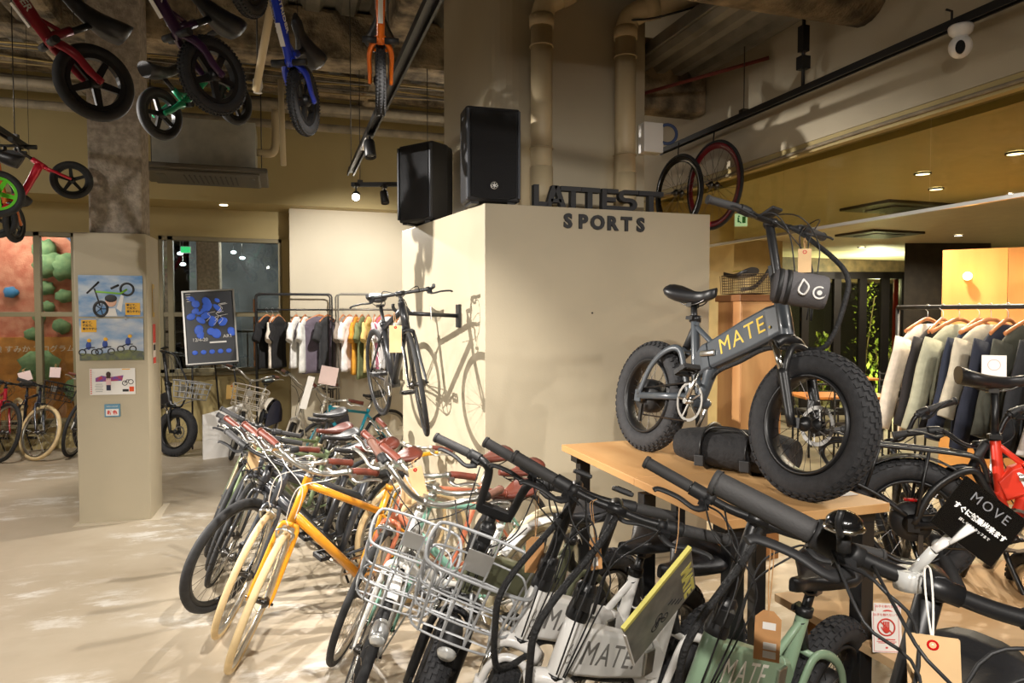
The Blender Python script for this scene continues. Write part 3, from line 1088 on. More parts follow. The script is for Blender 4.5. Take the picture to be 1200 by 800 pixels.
def floor_mat():
    m = bpy.data.materials.new('worn_concrete_floor')
    m.use_nodes = True
    nt = m.node_tree
    b = nt.nodes['Principled BSDF']
    b.inputs['Roughness'].default_value = 0.42
    tc = nt.nodes.new('ShaderNodeTexCoord')
    def noise(scale, stretch, detail=6, rough=.6):
        mp = nt.nodes.new('ShaderNodeMapping')
        mp.inputs['Scale'].default_value = stretch
        nt.links.new(tc.outputs['Object'], mp.inputs['Vector'])
        n = nt.nodes.new('ShaderNodeTexNoise')
        n.inputs['Scale'].default_value = scale
        n.inputs['Detail'].default_value = detail
        n.inputs['Roughness'].default_value = rough
        nt.links.new(mp.outputs['Vector'], n.inputs['Vector'])
        return n
    def ramp(n, stops):
        r = nt.nodes.new('ShaderNodeValToRGB')
        while len(r.color_ramp.elements) < len(stops):
            r.color_ramp.elements.new(.5)
        for e, (p, c) in zip(r.color_ramp.elements, stops):
            e.position = p
            e.color = c
        nt.links.new(n.outputs['Fac'], r.inputs['Fac'])
        return r
    n1 = noise(.9, (1, 1, 1))
    r1 = ramp(n1, [(.3, lin((164, 149, 126))), (.52, lin((180, 166, 144))), (.72, lin((192, 180, 160)))])
    n2 = noise(2.6, (1, 2.4, 1), 9, .72)
    r2 = ramp(n2, [(.5, (0, 0, 0, 1)), (.6, (.85, .85, .85, 1))])
    n2b = noise(.7, (1, 1.6, 1), 3)
    r2b = ramp(n2b, [(.48, (0, 0, 0, 1)), (.6, (1, 1, 1, 1))])
    mu = nt.nodes.new('ShaderNodeMath')
    mu.operation = 'MULTIPLY'
    nt.links.new(r2.outputs['Color'], mu.inputs[0])
    nt.links.new(r2b.outputs['Color'], mu.inputs[1])
    mx = nt.nodes.new('ShaderNodeMix')
    mx.data_type = 'RGBA'
    nt.links.new(mu.outputs[0], mx.inputs['Factor'])
    nt.links.new(r1.outputs['Color'], mx.inputs['A'])
    mx.inputs['B'].default_value = lin((224, 220, 212))
    n3 = noise(1.7, (.7, 1.4, 1), 7)
    r3 = ramp(n3, [(.6, (0, 0, 0, 1)), (.75, (.35, .35, .35, 1))])
    mx2 = nt.nodes.new('ShaderNodeMix')
    mx2.data_type = 'RGBA'
    nt.links.new(r3.outputs['Color'], mx2.inputs['Factor'])
    nt.links.new(mx.outputs['Result'], mx2.inputs['A'])
    mx2.inputs['B'].default_value = lin((150, 132, 108))
    nt.links.new(mx2.outputs['Result'], b.inputs['Base Color'])
    n4 = noise(40, (1, 1, 1), 4)
    bp = nt.nodes.new('ShaderNodeBump')
    bp.inputs['Strength'].default_value = 0.08
    nt.links.new(n4.outputs['Fac'], bp.inputs['Height'])
    nt.links.new(bp.outputs['Normal'], b.inputs['Normal'])
    return m

FLOORM = floor_mat()
struct(MB().ext((-7.5, -3.5, -.12), (3.45, 13.5, 0)).build('floor', FLOORM))
struct(MB().ext((3.45, -3.5, -.12), (15, 13.5, 0)).build('floor_cafe', mat('cafe_floor', (152, 142, 120), .45, var=.08, vscale=2)))

# ceiling: ribbed steel deck
b = MB()
x = -7.5
while x < 3.6:
    b.add([(x, -3.5, 4.62), (x + .05, -3.5, 4.54), (x + .17, -3.5, 4.54), (x + .22, -3.5, 4.62), (x + .32, -3.5, 4.62),
           (x, 10.5, 4.62), (x + .05, 10.5, 4.54), (x + .17, 10.5, 4.54), (x + .22, 10.5, 4.62), (x + .32, 10.5, 4.62)],
          [(i, i + 1, i + 6, i + 5) for i in range(4)])
    x += .32
b.ext((-7.5, -3.5, 4.66), (3.9, 10.5, 4.75))
struct(b.build('ceiling', DECK))
b = MB()
x = 2.64
while x < 3.25:
    b.add([(x, 1.5, 3.66), (x + .03, 1.5, 3.62), (x + .09, 1.5, 3.62), (x + .12, 1.5, 3.66), (x + .16, 1.5, 3.66),
           (x, 4.98, 3.66), (x + .03, 4.98, 3.62), (x + .09, 4.98, 3.62), (x + .12, 4.98, 3.66), (x + .16, 4.98, 3.66)],
          [(i, i + 1, i + 6, i + 5) for i in range(4)])
    x += .16
b.ext((2.62, 1.5, 3.665), (3.3, 4.98, 3.75))
struct(b.build('ceiling_bay', DECK))
struct(MB().ext((2.61, 4.98, 3.34), (3.3, 5.2, 3.9)).build('beam', SPRAY, bevel=.03))
# sprayed beams under the deck
for i, (a, c) in enumerate((((-7.5, 6.9, 4.12), (3.3, 7.3, 4.6)), ((-7.5, 4.3, 4.2), (1.3, 4.75, 4.6)), ((-7.5, 8.6, 4.3), (3.3, 8.75, 4.6)), ((-2.1, -3.5, 4.15), (-1.75, 9.6, 4.6)), ((.95, 4.75, 4.3), (1.3, 9.6, 4.6)))):
    struct(MB().ext(a, c).build('beam', SPRAY, bevel=.05))
struct(MB().tube([(-1, 3.4, 3.62), (.5, 3.4, 3.62), (3.3, 3.36, 3.6)], .18, 20).build('beam_round', SPRAY))

# back: window wall, soffit, upper wall, cream wall
b = MB()
b.ext((-7.5, 10.3, 2.76), (.25, 10.5, 3.2))
b.ext((-1.55, 10.3, 0), (.25, 10.5, .94))
b.ext((-7.5, 10.3, 0), (-1.55, 10.5, .33))
b.ext((-2.52, 10.3, .33), (-1.56, 10.5, 2.76))
b.ext((-.01, 10.24, .9), (.25, 10.5, 2.76))
b.ext((-7.5, 9.6, 3.14), (3.3, 10.5, 3.2))
b.ext((-7.5, 9.6, 3.2), (3.3, 9.75, 4.62))
struct(b.build('wall_back', PAINTO))
b = MB()
b.ext((.09, 9.9, 0), (1.68, 10.24, 3.14))
b.ext((1.68, 9.9, 0), (3.3, 10.24, 3.14))
struct(b.build('wall_cream', PAINTL))
struct(MB().ext((-7.65, -3.5, 0), (-7.5, 10.5, 4.7)).build('wall_left', PAINT))
struct(MB().ext((-7.5, -3.65, 0), (15, -3.5, 4.7)).build('wall_front', PAINT))

# windows with frames and panes
PANE = glass_mat('window_glass', (222, 226, 222), .07)
def window(name, x0, x1, z0, z1, mull, trans):
    b = MB()
    y0, y1 = 10.27, 10.38
    b.ext((x0, y0, z1 - .055), (x1, y1, z1))
    b.ext((x0, y0, z0), (x1, y1, z0 + .05))
    b.ext((x0, y0, z0), (x0 + .05, y1, z1))
    b.ext((x1 - .05, y0, z0), (x1, y1, z1))
    for m in mull:
        b.ext((m - .035, y0, z0), (m + .035, y1, z1))
    for t in trans:
        b.ext((x0, y0 + .01, t - .03), (x1, y1, t + .03))
    w = struct(b.build(name, FRAMEM, bevel=.004))
    MB().ext((x0, 10.32, z0), (x1, 10.328, z1)).build('pane', PANE, w)
    MB().ext((x0 - .0, 10.2, z0 - .04), (x1, 10.3, z0)).build('sill', FRAMEM, w, .004)
    return w
window('window_1', -6.9, -2.52, .33, 2.76, (-2.95, -4.1, -5.3), (1.72,))
window('window_2', -1.56, -.01, .94, 2.76, (-1.42,), (1.72,))

# box that carries the shop's name, the column on it
SP = MB()
fp = [(1.222, 4.3), (2.88, 4.3), (2.88, 5.95), (.962, 5.95)]
SP.prism(fp, (0, 0, 1.2075), (1, 0, 0), (0, 1, 0), 2.415)
struct(SP.build('wall_centre', PAINT, bevel=.004))
b = MB()
c0 = []
for k in range(7):
    a = PI + (PI / 2) * k / 6
    c0.append((1.60 + .17 * math.cos(a), 4.92 + .17 * math.sin(a)))
b.prism(c0 + [(2.6, 4.75), (2.6, 5.9), (1.32, 5.9)], (0, 0, 3.5), (1, 0, 0), (0, 1, 0), 2.2)
struct(b.build('column', PAINT))

# pillar on the left: painted boxing below, bare concrete above
pl = struct(MB().prism([(-1.603, 6.476), (-1.07, 6.444), (-1.05, 6.9), (-1.585, 6.93)], (0, 0, 1.1875), (1, 0, 0), (0, 1, 0), 2.375).build('pillar', PAINT, bevel=.006))
MB().ext((-1.50, 6.52, 2.37), (-1.105, 6.88, 4.62)).build('concrete_shaft', CONC, pl, .02)
struct(MB().ext((-1.63, 6.40, 0), (-1.0, 6.95, .004)).build('trim_1', mat('floor_patch', (202, 190, 168), .6)))

# right: deep beam over the opening to the cafe
b = MB()
b.ext((3.3, -3.5, 2.845), (3.62, 9.75, 4.7))
struct(b.build('wall_right', PAINT))
struct(MB().ext((3.31, -3.5, 2.775), (3.36, 9.7, 2.846)).build('trim_2', PAINTO))
BARRG = glass_mat('smoke_barrier_glass', (228, 226, 204), .06)
bar_ = struct(MB().ext((3.44, -3.5, 2.283), (3.468, 9.6, 2.303)).build('window_3', ALU))
ys = [-3.5, -1.8, -.6, .6, 1.81, 3.03, 4.24, 5.45, 6.66, 7.87, 9.6]
for i in range(len(ys) - 1):
    MB().ext((3.45, ys[i] + .004, 2.3), (3.458, ys[i + 1] - .004, 2.85)).build('pane', BARRG, bar_)

# cafe beyond the opening
OLV = mat('cafe_wall_paint', (180, 162, 116), .6, var=.03)
struct(MB().ext((3.62, -3.5, 2.8), (15, 13.5, 2.95)).build('ceiling_cafe', mat('cafe_ceiling_paint', (192, 182, 148), .6, var=.02)))
b = MB()
b.ext((4.2, 8.6, 0), (7.0, 8.75, 2.8))
b.ext((3.3, 6.0, 0), (4.3, 6.1, 2.8))
struct(b.build('wall_cafe_back', OLV))
b = MB()
b.ext((6.6, 10.9, 2.35), (15, 11.4, 2.8))
b.ext((6.9, 10.9, 0), (7.4, 11.4, 2.4))
struct(b.build('beam_cafe', mat('dark_timber', (74, 60, 42), .6, var=.2)))
struct(MB().ext((14.9, -3.5, 0), (15, 13.5, 2.8)).build('wall_cafe_right', OLV))
# ------------------------------------------------------------------ fixed furniture and fittings
WOOD = mat('oak_table_top', (206, 164, 112), 0.45, col2=(184, 136, 84), vscale=3.5, stretch=(1, .12, 1), bump=.04, bscale=40)
WOODE = mat('raw_wood_edge', (196, 146, 92), 0.6, var=.1)
PINE = mat('knotty_pine', (206, 158, 104), 0.45, col2=(170, 114, 66), vscale=5, stretch=(1, 1, .16))
PLY = mat('honey_plywood', (204, 150, 86), 0.4, col2=(186, 128, 68), vscale=4, stretch=(1, 1, .14))
SIGNB = mat('charcoal_letters', (44, 45, 48), 0.6)
I4 = Matrix.Identity(4)

# shop sign in two rows
t = thing('shop_sign', 'dark block letters LATTEST standing along the top edge of the beige box', 'sign', (1.56, 4.34, 2.415))
FX = frame((0, 0, 0), (1, 0, 0), (0, 0, 1))
xs = [(0.045, 'L'), (.155, 'A'), (.31, 'T'), (.435, 'T'), (.565, 'E'), (.69, 'S'), (.83, 'T')]
def bold(ch, mb):
    pass
H_ = .142
def strokes(polys, name='letter'):
    b = MB()
    for p in polys:
        b.prism(p, (0, 0, 0), (1, 0, 0), (0, 0, 1), .05)
    b.build(name, SIGNB, t, .002)
w_ = .036
def R4(x0, z0, x1, z1):
    return [(x0, z0), (x1, z0), (x1, z1), (x0, z1)]
strokes([R4(0, 0, w_, H_), R4(w_, 0, .10, .032)])
strokes([[(.085, .0), (.122, 0), (.168, H_), (.128, H_)], [(.19, 0), (.228, 0), (.178, H_), (.14, H_)], R4(.118, .03, .195, .056)])
strokes([R4(.19, H_ - .032, .335, H_), R4(.262, 0, .298, H_ - .032)])
strokes([R4(.338, H_ - .032, .475, H_), R4(.382, 0, .418, H_ - .032)])
strokes([R4(.488, 0, .524, H_), R4(.524, 0, .60, .03), R4(.524, .056, .592, .086), R4(.524, H_ - .03, .61, H_)])
def arcp(cx, cz, ro, ri, a0, a1, n=10):
    o = [(cx + ro * 1.25 * math.cos(rad(a0 + (a1 - a0) * k / n)), cz + ro * math.sin(rad(a0 + (a1 - a0) * k / n))) for k in range(n + 1)]
    i = [(cx + ri * 1.25 * math.cos(rad(a1 + (a0 - a1) * k / n)), cz + ri * math.sin(rad(a1 + (a0 - a1) * k / n))) for k in range(n + 1)]
    return o + i
strokes([arcp(.665, H_ - .042, .042, .014, 90, 270), R4(.665, H_ - .030, .76, H_), R4(.665, H_ - .084, .70, H_ - .056), arcp(.70, .043, .043, .014, 90, -90), R4(.60, 0, .70, .029)])
strokes([R4(.765, H_ - .032, .955, H_), R4(.842, 0, .88, H_ - .032)])
t = thing('shop_sign', 'smaller dark letters SPORTS fixed to the face of the beige box', 'sign', (1.75, 4.294, 2.325))
for i, ch in enumerate('SPORTS'):
    text(ch, .125, Matrix.Translation((.04 + i * .107, 0, -.004 - i * .001)) @ FX, SIGNB, t, 'letter', .008, off=.0055)
# small marks on the face of the box
tag(MB().cyl((1.97, 4.302, 1.72), (1.97, 4.294, 1.72), .006, 8).build('wall_plug', BLKP), 'small dark screw hole low on the beige box under the letters', 'screw hole')

# loudspeakers
def speaker(label, loc, rz, emblem):
    r = thing('loudspeaker', label, 'speaker', loc, rz, 'loudspeakers on the beige box')
    W, D, H = .36, .35, .60
    b = MB()
    prof = [(-W / 2, 0), (W / 2, 0), (W / 2, .17), (W / 2 - .05, .29), (W / 2 - .1, D), (-W / 2 + .1, D), (-W / 2 + .05, .29), (-W / 2, .17)]
    b.prism(prof, (0, 0, H / 2), (1, 0, 0), (0, 1, 0), H)
    b.build('cabinet', mat('speaker_black', (36, 36, 38), .6, bump=.2, bscale=220), r, .018, 3)
    b = MB()
    b.prism([(-W / 2 + .03, .03), (-.09, .012), (.09, .012), (W / 2 - .03, .03), (W / 2 - .03, H - .02), (-W / 2 + .03, H - .02)], (0, -.004, 0), (1, 0, 0), (0, 0, 1), .02)
    b.build('grille', mat('speaker_grille', (26, 27, 30), .5, .3, bump=.4, bscale=400), r, .006)
    for s in (-1, 1):
        b = MB()
        b.prism([(s * (W / 2 - .004), .02), (s * (W / 2 - .02), .02), (s * (W / 2 - .02), H - .02), (s * (W / 2 - .004), H - .02)], (0, -.006, 0), (1, 0, 0), (0, 0, 1), .022)
        b.build('bezel', mat('speaker_trim', (62, 66, 74), .5), r, .003)
    b = MB().torus((-.0, -.017, .1), (0, 1, 0), .022, .0025, 24, 6)
    for k in range(3):
        a = k * PI / 3
        b.box((0, -.017, .1), (.004, .004, .034), Matrix.Rotation(a, 3, 'Y'))
    if emblem:
        b.build('emblem', ALU, r)
    b = MB().box((0, D - .004, .34), (.13, .02, .36))
    bp = b.build('rear_panel', BLKP, r, .004)
    b = MB()
    for k in range(5):
        b.cyl((-.03, D + .004, .22 + k * .05), (-.03, D + .016, .22 + k * .05), .011, 10)
        b.cyl((.03, D + .004, .22 + k * .05), (.03, D + .012, .22 + k * .05), .008, 10)
    b.build('knob', STEEL, bp)
    for s in (-1, 1):
        MB().box((s * .12, .1, -.008), (.05, .18, .016)).build('foot', BLKP, r)
    return r
speaker('black loudspeaker with round emblem facing the shop beside the letter L', (1.29, 4.33, 2.432), rad(-2), True)
speaker('black loudspeaker turned aside with its control panel showing, on the far corner of the box', (.98, 5.42, 2.432), rad(-54), False)

# drain pipes on the column
def drain(label, x, pts):
    r = thing('drain_pipe', label, 'pipe', (x, 4.62, 2.415), group='drain pipes on the column')
    b = MB().tube([(0, 0, 0), (0, 0, 1.33)], .076, 20)
    b.tube([(0, 0, .0), (0, 0, .32)], .082, 20)
    b.tube([(0, 0, 1.28), (0, 0, 1.36)], .086, 20)
    b.tube(spline([(0, 0, 1.34)] + pts[:2], 6) + [V(p) for p in pts[2:]], .08, 20)
    b.tube([V(pts[1]), V(pts[1]).lerp(V(pts[2]), .12)], .088, 20)
    b.build('pipe', PIPE, r)
    b = MB()
    for z in (.55, 1.25):
        b.torus((0, 0, z - .1), (0, 0, 1), .08, .006, 20, 6)
        b.box((0, .06, z - .1), (.02, .08, .02))
    b.build('clamp', PIPE, r)
drain('beige drain pipe on the column rising right behind the front loudspeaker', 1.725, [(.03, -.01, 1.44), (.12, -.03, 1.50), (.75, -.24, 1.86)])
drain('beige drain pipe on the column bending over above the letters E and S', 2.372, [(.03, -.02, 1.43), (.12, -.08, 1.48), (.80, -.46, 1.62)])
b = MB()
b.tube(spline([(2.36, 4.55, 3.80), (2.52, 4.45, 3.80), (2.8, 4.28, 3.86), (3.0, 4.2, 3.92)], 5), .008, 6)
tag(b.build('power_cable', BLKP), 'thin black cable clipped under the bend of the drain pipe', 'cable')

# light tracks and lamps
def rail(label, a, c, w=.036, drops=(), top=4.56):
    a, c = V(a), V(c)
    r = thing('light_track', label, 'light track', a)
    d = (c - a)
    dn = d.normalized()
    sx = V((0, 0, 1)).cross(dn).normalized()
    b = MB()
    up = V((0, 0, 1))
    for s in (-1, 1):
        b.loft([[p + sx * (s * w * .5) + sx * q * .006 + up * z for q, z in ((-1, -.02), (1, -.02), (1, .02), (-1, .02))] for p in (V((0, 0, 0)), d)], smooth=False)
    b.loft([[p + sx * q * w * .5 + up * z for q, z in ((-1, .008), (1, .008), (1, .022), (-1, .022))] for p in (V((0, 0, 0)), d)], smooth=False)
    b.build('channel', TRACKM, r)
    for f in drops:
        b = MB()
        b.tube([d * f + up * .02, d * f + up * (top - a.z)], .004, 6)
        b.box(d * f + up * .03, (.05, .05, .03))
        b.build('drop_rod', STEEL, r)
    return r
rail('long black light track running past the orange balance bike towards the back wall', (.6, .2, 3.0), (.6, 6.6, 3.0), .05, (.3, .62, .99))
rail('short black cross track over the clothes rails by the back wall', (.66, 7.15, 3.0), (1.45, 6.85, 3.0), .036, (.1, .9), 4.12)
rail('black light track carrying the hung wheels along the opening to the cafe', (3.15, -.5, 3.13), (3.15, 5.5, 3.13), .04, (.45, .8), 3.62)
rail('black track in the far corner over the toddler bike display', (-1.95, 4.2, 3.05), (-1.95, 6.6, 3.05), .04, (.2, .9), 4.15)
rail('black cross bar at the end of the corner track', (-3.2, 6.55, 3.0), (-1.95, 6.62, 3.0), .036, (.2,))

def lamp(label, loc, d, lit, colm=BLK, group='track spotlights'):
    r = thing('track_spotlight', label, 'spotlight', loc, group=group)
    d = V(d).normalized()
    b = MB().box((0, 0, .0), (.04, .12, .03))
    b.tube([(0, 0, -.01), (0, 0, -.08)], .007, 8)
    b.build('bracket', colm, r)
    c = V((0, 0, -.10))
    h = MB().lathe([(.02, -.07), (.036, -.065), (.04, -.05), (.042, .06), (.038, .064), (.036, .045)], c, d, 20).build('lamp_head', colm, r)
    m = mat('lamp_lens_lit', (255, 246, 226), .3, emit=60) if lit else mat('lamp_lens_dark', (60, 60, 62), .2)
    MB().lathe([(.036, .05), (.02, .056), (.0, .057)], c, d, 20).build('lens', m, h)
    return r
lamp('lit track spotlight glaring into the shop', (.70, 7.13, 2.99), (-.15, -1, -.42), True)
lamp('unlit black track spotlight hanging from the cross track next to the lit one', (.97, 7.05, 2.975), (.1, -.25, -1), False)
r = lamp('black track spotlight with a white driver box on the long track', (.6, 5.1, 2.985), (.05, -.3, -1), False)
MB().box((.0, .22, -.0), (.05, .32, .05)).build('driver_box', WHT, r, .004)

# security camera under the track
r = thing('security_camera', 'white dome security camera hanging under the black track', 'camera', (3.15, 2.61, 3.11))
MB().lathe([(.052, 0), (.056, -.01), (.05, -.035), (.034, -.05), (.03, -.055)], (0, 0, 0), (0, 0, 1), 24).build('base', WHT, r)
MB().ell((0, 0, -.10), (.052, .052, .056), 24, 14).build('head', WHT, r)
dv = V((-3.15, -2.61, -1.2)).normalized()
M = frame(V((0, 0, -.103)) + dv * .047, V((-dv.y, dv.x, 0)) * -1, (0, 0, 1))
b = MB()
pts = [(.021 * math.cos(a), .033 * math.sin(a)) for a in [2 * PI * k / 18 for k in range(18)]]
b.prism(pts, M.translation, M.to_3x3() @ V((1, 0, 0)), M.to_3x3() @ V((0, 1, 0)), .014)
b.build('lens', BLKG, r, .003)
tag(MB().tube([(3.15, 2.66, 3.12), (3.15, 2.66, 3.2), (3.15, 2.69, 3.22)], .006, 6).build('cable_hook', BLKP), 'little black hook over the track next to the white camera', 'hook')

# wheels hung from the right track
def hung_wheel(label, c, rz, R, rimm, rimc):
    r = thing('spare_wheel', label, 'bicycle wheel', c, rz, 'wheels hung from the track')
    wheel('rim_assembly', r, I4, V((0, 0, 0)), R, .026, RUB, rimc, STEEL, depth=.04)
    MB().tube([(0, 0, R - .05), (.01, 0, R + .01), (0, 0, 3.11 - c[2])], .005, 6).build('hook', BLK, r)
    return r
hung_wheel('thin bicycle wheel with a deep dark rim hung further along the track', (3.08, 5.05, 2.70), rad(95), .315, BLK, BLKG)
hung_wheel('larger bicycle wheel with a dark red rim hung from the black track', (3.15, 4.66, 2.70), rad(93), .34, BLK, mat('dark_red_rim', (112, 20, 30), .3))
tag(MB().box((2.62, 4.69, 3.02), (.16, .1, .22)).build('control_box', WHT, bevel=.006), 'white control box fixed beside the column above the hung wheels', 'box')
tag(MB().torus((2.73, 4.64, 3.05), (.3, 1, 0), .07, .012, 20, 6).build('strap_loop', mat('blue_strap', (64, 80, 120), .8)), 'blue looped strap hanging beside the white control box', 'strap')
b = MB().tube([(3.15, 3.7, 3.15), (3.15, 3.7, 3.62)], .012, 8)
b.box((3.15, 3.7, 3.45), (.05, .05, .16))
b.box((3.15, 3.7, 3.3), (.06, .06, .08))
tag(b.build('hanger_rod', BLK), 'black hanger rod with a connector box holding up the track', 'hanger rod')
tag(MB().tube([(2.64, 4.96, 3.42), (3.28, 4.2, 3.52)], .014, 8).build('red_pipe', mat('red_primer', (110, 44, 34), .7)), 'thin dark red sprinkler pipe below the steel deck', 'pipe')
tag(MB().tube(spline([(3.298, 9, 2.81), (3.298, 5, 2.79), (3.298, 3.4, 2.805), (3.298, 1.5, 2.80), (3.298, -1, 2.81)], 6), .012, 8).build('conduit', GPIPE), 'grey conduit running under the deep beam above the glass', 'conduit')

# pipes and cables below the deck at the back
for y, z, r_, x1, lab in ((9.0, 4.24, .085, 3.2, 'fat grey lagged pipe crossing under the deck by the back wall'), (8.95, 4.0, .05, 3.2, 'slim grey pipe crossing just above the back wall'), (9.2, 4.46, .03, 3.2, 'thin grey pipe high up against the deck'), (8.4, 4.08, .045, 3.2, 'brownish pipe crossing in front of the lagged pipe')):
    b = MB().tube([(-7.4, y, z), (x1, y, z)], r_, 14)
    for k in range(6):
        b.torus((-6.5 + k * 1.7, y, z), (1, 0, 0), r_ + .004, .008, 16, 5)
    tag(b.build('ceiling_pipe', GPIPE), lab, 'pipe')
for k in range(9):
    y = 7.5 + .13 * k
    z = 4.38 - .02 * (k % 4)
    c_ = [(176, 150, 90), (120, 112, 98), (90, 82, 70), (150, 128, 84)][k % 4]
    pts = [(-5 + 1.4 * j, y + rng.uniform(-.06, .06), z + rng.uniform(-.09, .02)) for j in range(7)]
    tag(MB().tube(spline(pts, 5), .010, 6).build('ceiling_cable', mat('ceiling_cable_%d' % (k % 4), c_, .7)), 'loose %s cable strung along under the deck' % ['yellowish', 'grey', 'dark', 'tan'][k % 4], 'cable', 'cables under the deck')

# ceiling air conditioner
r = thing('air_conditioner', 'ceiling air conditioner unit with a dark louvred panel below its grey casing', 'air conditioner', (-.76, 8.2, 3.16))
MB().box((0, .1, .34), (1.0, .6, .5)).build('casing', mat('galvanised_casing', (170, 168, 156), .55, .1, var=.05), r, .006)
b = MB()
b.prism([(-.62, -.45), (.62, -.45), (.62, .45), (-.62, .45)], (0, 0, .045), (1, 0, 0), (0, 1, 0), .05)
b.prism([(-.54, -.38), (.54, -.38), (.54, .38), (-.54, .38)], (0, 0, .01), (1, 0, 0), (0, 1, 0), .03)
p_ = b.build('panel', mat('dark_ac_panel', (84, 78, 66), .5), r, .012)
b = MB()
for k in range(11):
    b.box((-.2 + .05 * k, 0, -.006), (.012, .46, .006))
b.build('grille', BLKP, p_)
b = MB()
b.box((-.42, 0, -.006), (.08, .46, .006)); b.box((.46, 0, -.006), (.05, .4, .006))
b.build('louvre', mat('ac_louvre', (78, 74, 66), .5), p_)
b = MB()
for x in (-.55, .55):
    b.tube([(x, .1, .1), (x, .1, 1.38)], .006, 6)
b.build('hanger', STEEL, r)
b = MB().tube(spline([(.5, .12, .35), (.66, .14, .36), (.70, .16, .5), (.70, .2, .85)], 5), .045, 10)
b.build('refrigerant_pipe', PIPE, r)
tag(MB().tube([(.02, 7.9, 3.3), (.0, 7.9, 4.2)], .03, 10).build('duct_stub', PIPE), 'beige insulated riser pipe beside the air conditioner', 'pipe')
tag(MB().lathe([(.05, 0), (.05, .008), (.0, .008)], (-.72, 9.85, 3.131), (0, 0, 1), 20).build('soffit_light', mat('warm_lamp', (255, 238, 206), .4, emit=7)), 'small round downlight in the soffit above the framed poster', 'downlight')

# cafe ceiling cassettes and downlights
for lab, c, s in (('dark ceiling cassette cut across by the edge of the glass barrier', (5.9, 5.52), (.92, .62)), ('dark ceiling cassette seen under the glass barrier', (7.55, 7.38), (.86, .66))):
    r = thing('ceiling_cassette', lab, 'air conditioner', (c[0], c[1], 2.775))
    MB().box((0, 0, .01), (s[0], s[1], .03)).build('panel', mat('cassette_black', (58, 52, 42), .5), r, .006)
    MB().box((0, 0, -.008), (s[0] * .55, s[1] * .6, .01)).build('grille', BLKP, r)
for x, y, lab in ((4.68, 4.17, 'small lit downlight beside the glass seam'), (5.35, 4.63, 'lit downlight between the glass seam and the olive wall corner'), (4.69, 3.46, 'lit downlight high at the edge of the photo'), (8.77, 8.91, 'tiny lit downlight beyond the dark cassettes'), (8.72, 7.19, 'dim downlight in front of the dark column')):
    r = thing('downlight', lab, 'downlight', (x, y, 2.79), group='cafe downlights')
    MB().torus((0, 0, 0), (0, 0, 1), .055, .008, 24, 6).build('rim', BLKP, r)
    MB().lathe([(.05, .0), (.05, .008), (0, .009)], (0, 0, -.004), (0, 0, 1), 20).build('diffuser', mat('downlight_lit', (255, 240, 212), .4, emit=14), r)

# emergency exit sign in the cafe
r = thing('exit_sign', 'small lit green and white exit sign hanging behind the glass', 'exit sign', (4.05, 5.55, 2.59), rad(-30))
MB().box((0, .02, 0), (.12, .03, .125)).build('housing', WHT, r, .003)
MB().box((0, .0, 0), (.11, .006, .115)).build('face', mat('exit_face', (196, 240, 222), .4, emit=1.3), r)
b = MB()
b.box((-.025, -.004, .0), (.014, .003, .045)); b.ell((-.02, -.004, .033), (.008, .002, .008)); b.box((-.01, -.004, -.02), (.03, .003, .01), Matrix.Rotation(.7, 3, 'Y')); b.box((.025, -.004, 0), (.03, .003, .06))
b.build('pictogram', mat('exit_green', (40, 170, 110), .5), r)

# plywood partition with two bulbs
d = V((.42, -.45, 0)).normalized()
nrm = V((-d.y, d.x, 0)) * -1
ang = math.atan2(d.y, d.x)
r = thing('plywood_partition', 'honey coloured plywood partition lit by bulbs behind the clothes rail', 'partition', (5.83, 4.96, 0), ang)
MB().ext((0, 0, 0), (.50, .05, 2.31)).build('panel', PLY, r, .002)
MB().ext((.503, 0, 0), (2.4, .05, 2.31)).build('panel', mat('amber_plywood', (184, 132, 78), .4, col2=(164, 110, 60), vscale=4, stretch=(1, 1, .14)), r, .002)
BULB = mat('warm_bulb', (255, 206, 122), .3, emit=22)
for px, lab in ((.19, 'glowing bulb on the paler plywood panel'), (.74, 'glowing bulb on the darker plywood panel at the photo edge')):
    q = V((5.83, 4.96, 0)) + d * px
    r = thing('wall_bulb', lab, 'wall lamp', (q.x, q.y, 2.06), ang, 'bulbs on the plywood partition')
    MB().lathe([(.03, 0), (.03, .03), (.018, .04), (.018, .06)], (0, 0, 0), (0, -1, 0), 16).build('socket', ALU, r)
    MB().ell((0, -.095, 0), (.038, .045, .038), 18, 12).build('bulb', BULB, r)

# dark column and doors at the far end of the cafe
struct(MB().prism([(8.96, 8.27), (10.2, 7.87), (11.3, 8.7), (9.95, 9.18)], (0, 0, 1.4), (1, 0, 0), (0, 1, 0), 2.8).build('column', mat('dark_panelling', (46, 40, 32), .6, var=.15)))
DK = mat('dark_door_frame', (30, 28, 26), .5)
dv = V((10.3, 9.25, 0)) - V((7.7, 10.1, 0))
b = MB()
Mx = frame((7.7, 10.1, 0), dv, (0, 0, 1))
def dext(b, x0, z0, x1, z1, y0=-.05, y1=.05):
    b.add([Mx @ V((x, z, y)) for x in (x0, x1) for z in (z0, z1) for y in (y0, y1)], [(0, 1, 3, 2), (4, 6, 7, 5), (0, 4, 5, 1), (2, 3, 7, 6), (0, 2, 6, 4), (1, 5, 7, 3)])
L_ = dv.length
for f in (0, .12, .3, .5, .66, .80, .92, 1):
    dext(b, L_ * f - .06, 0, L_ * f + .06, 2.45)
dext(b, -.06, 2.33, L_ + .06, 2.45)
dext(b, -.06, 0, L_ + .06, .12)
dr = struct(b.build('door_1', DK))
b = MB(); dext(b, L_ * .87, .1, L_ * .895, 2.4, -.09, -.05)
b.build('red_post', mat('red_post', (150, 40, 28), .5), dr)
b = MB(); dext(b, 0, .1, L_, 2.35, -.006, .006)
b.build('pane', glass_mat('door_glass', (214, 214, 204), .05), dr)
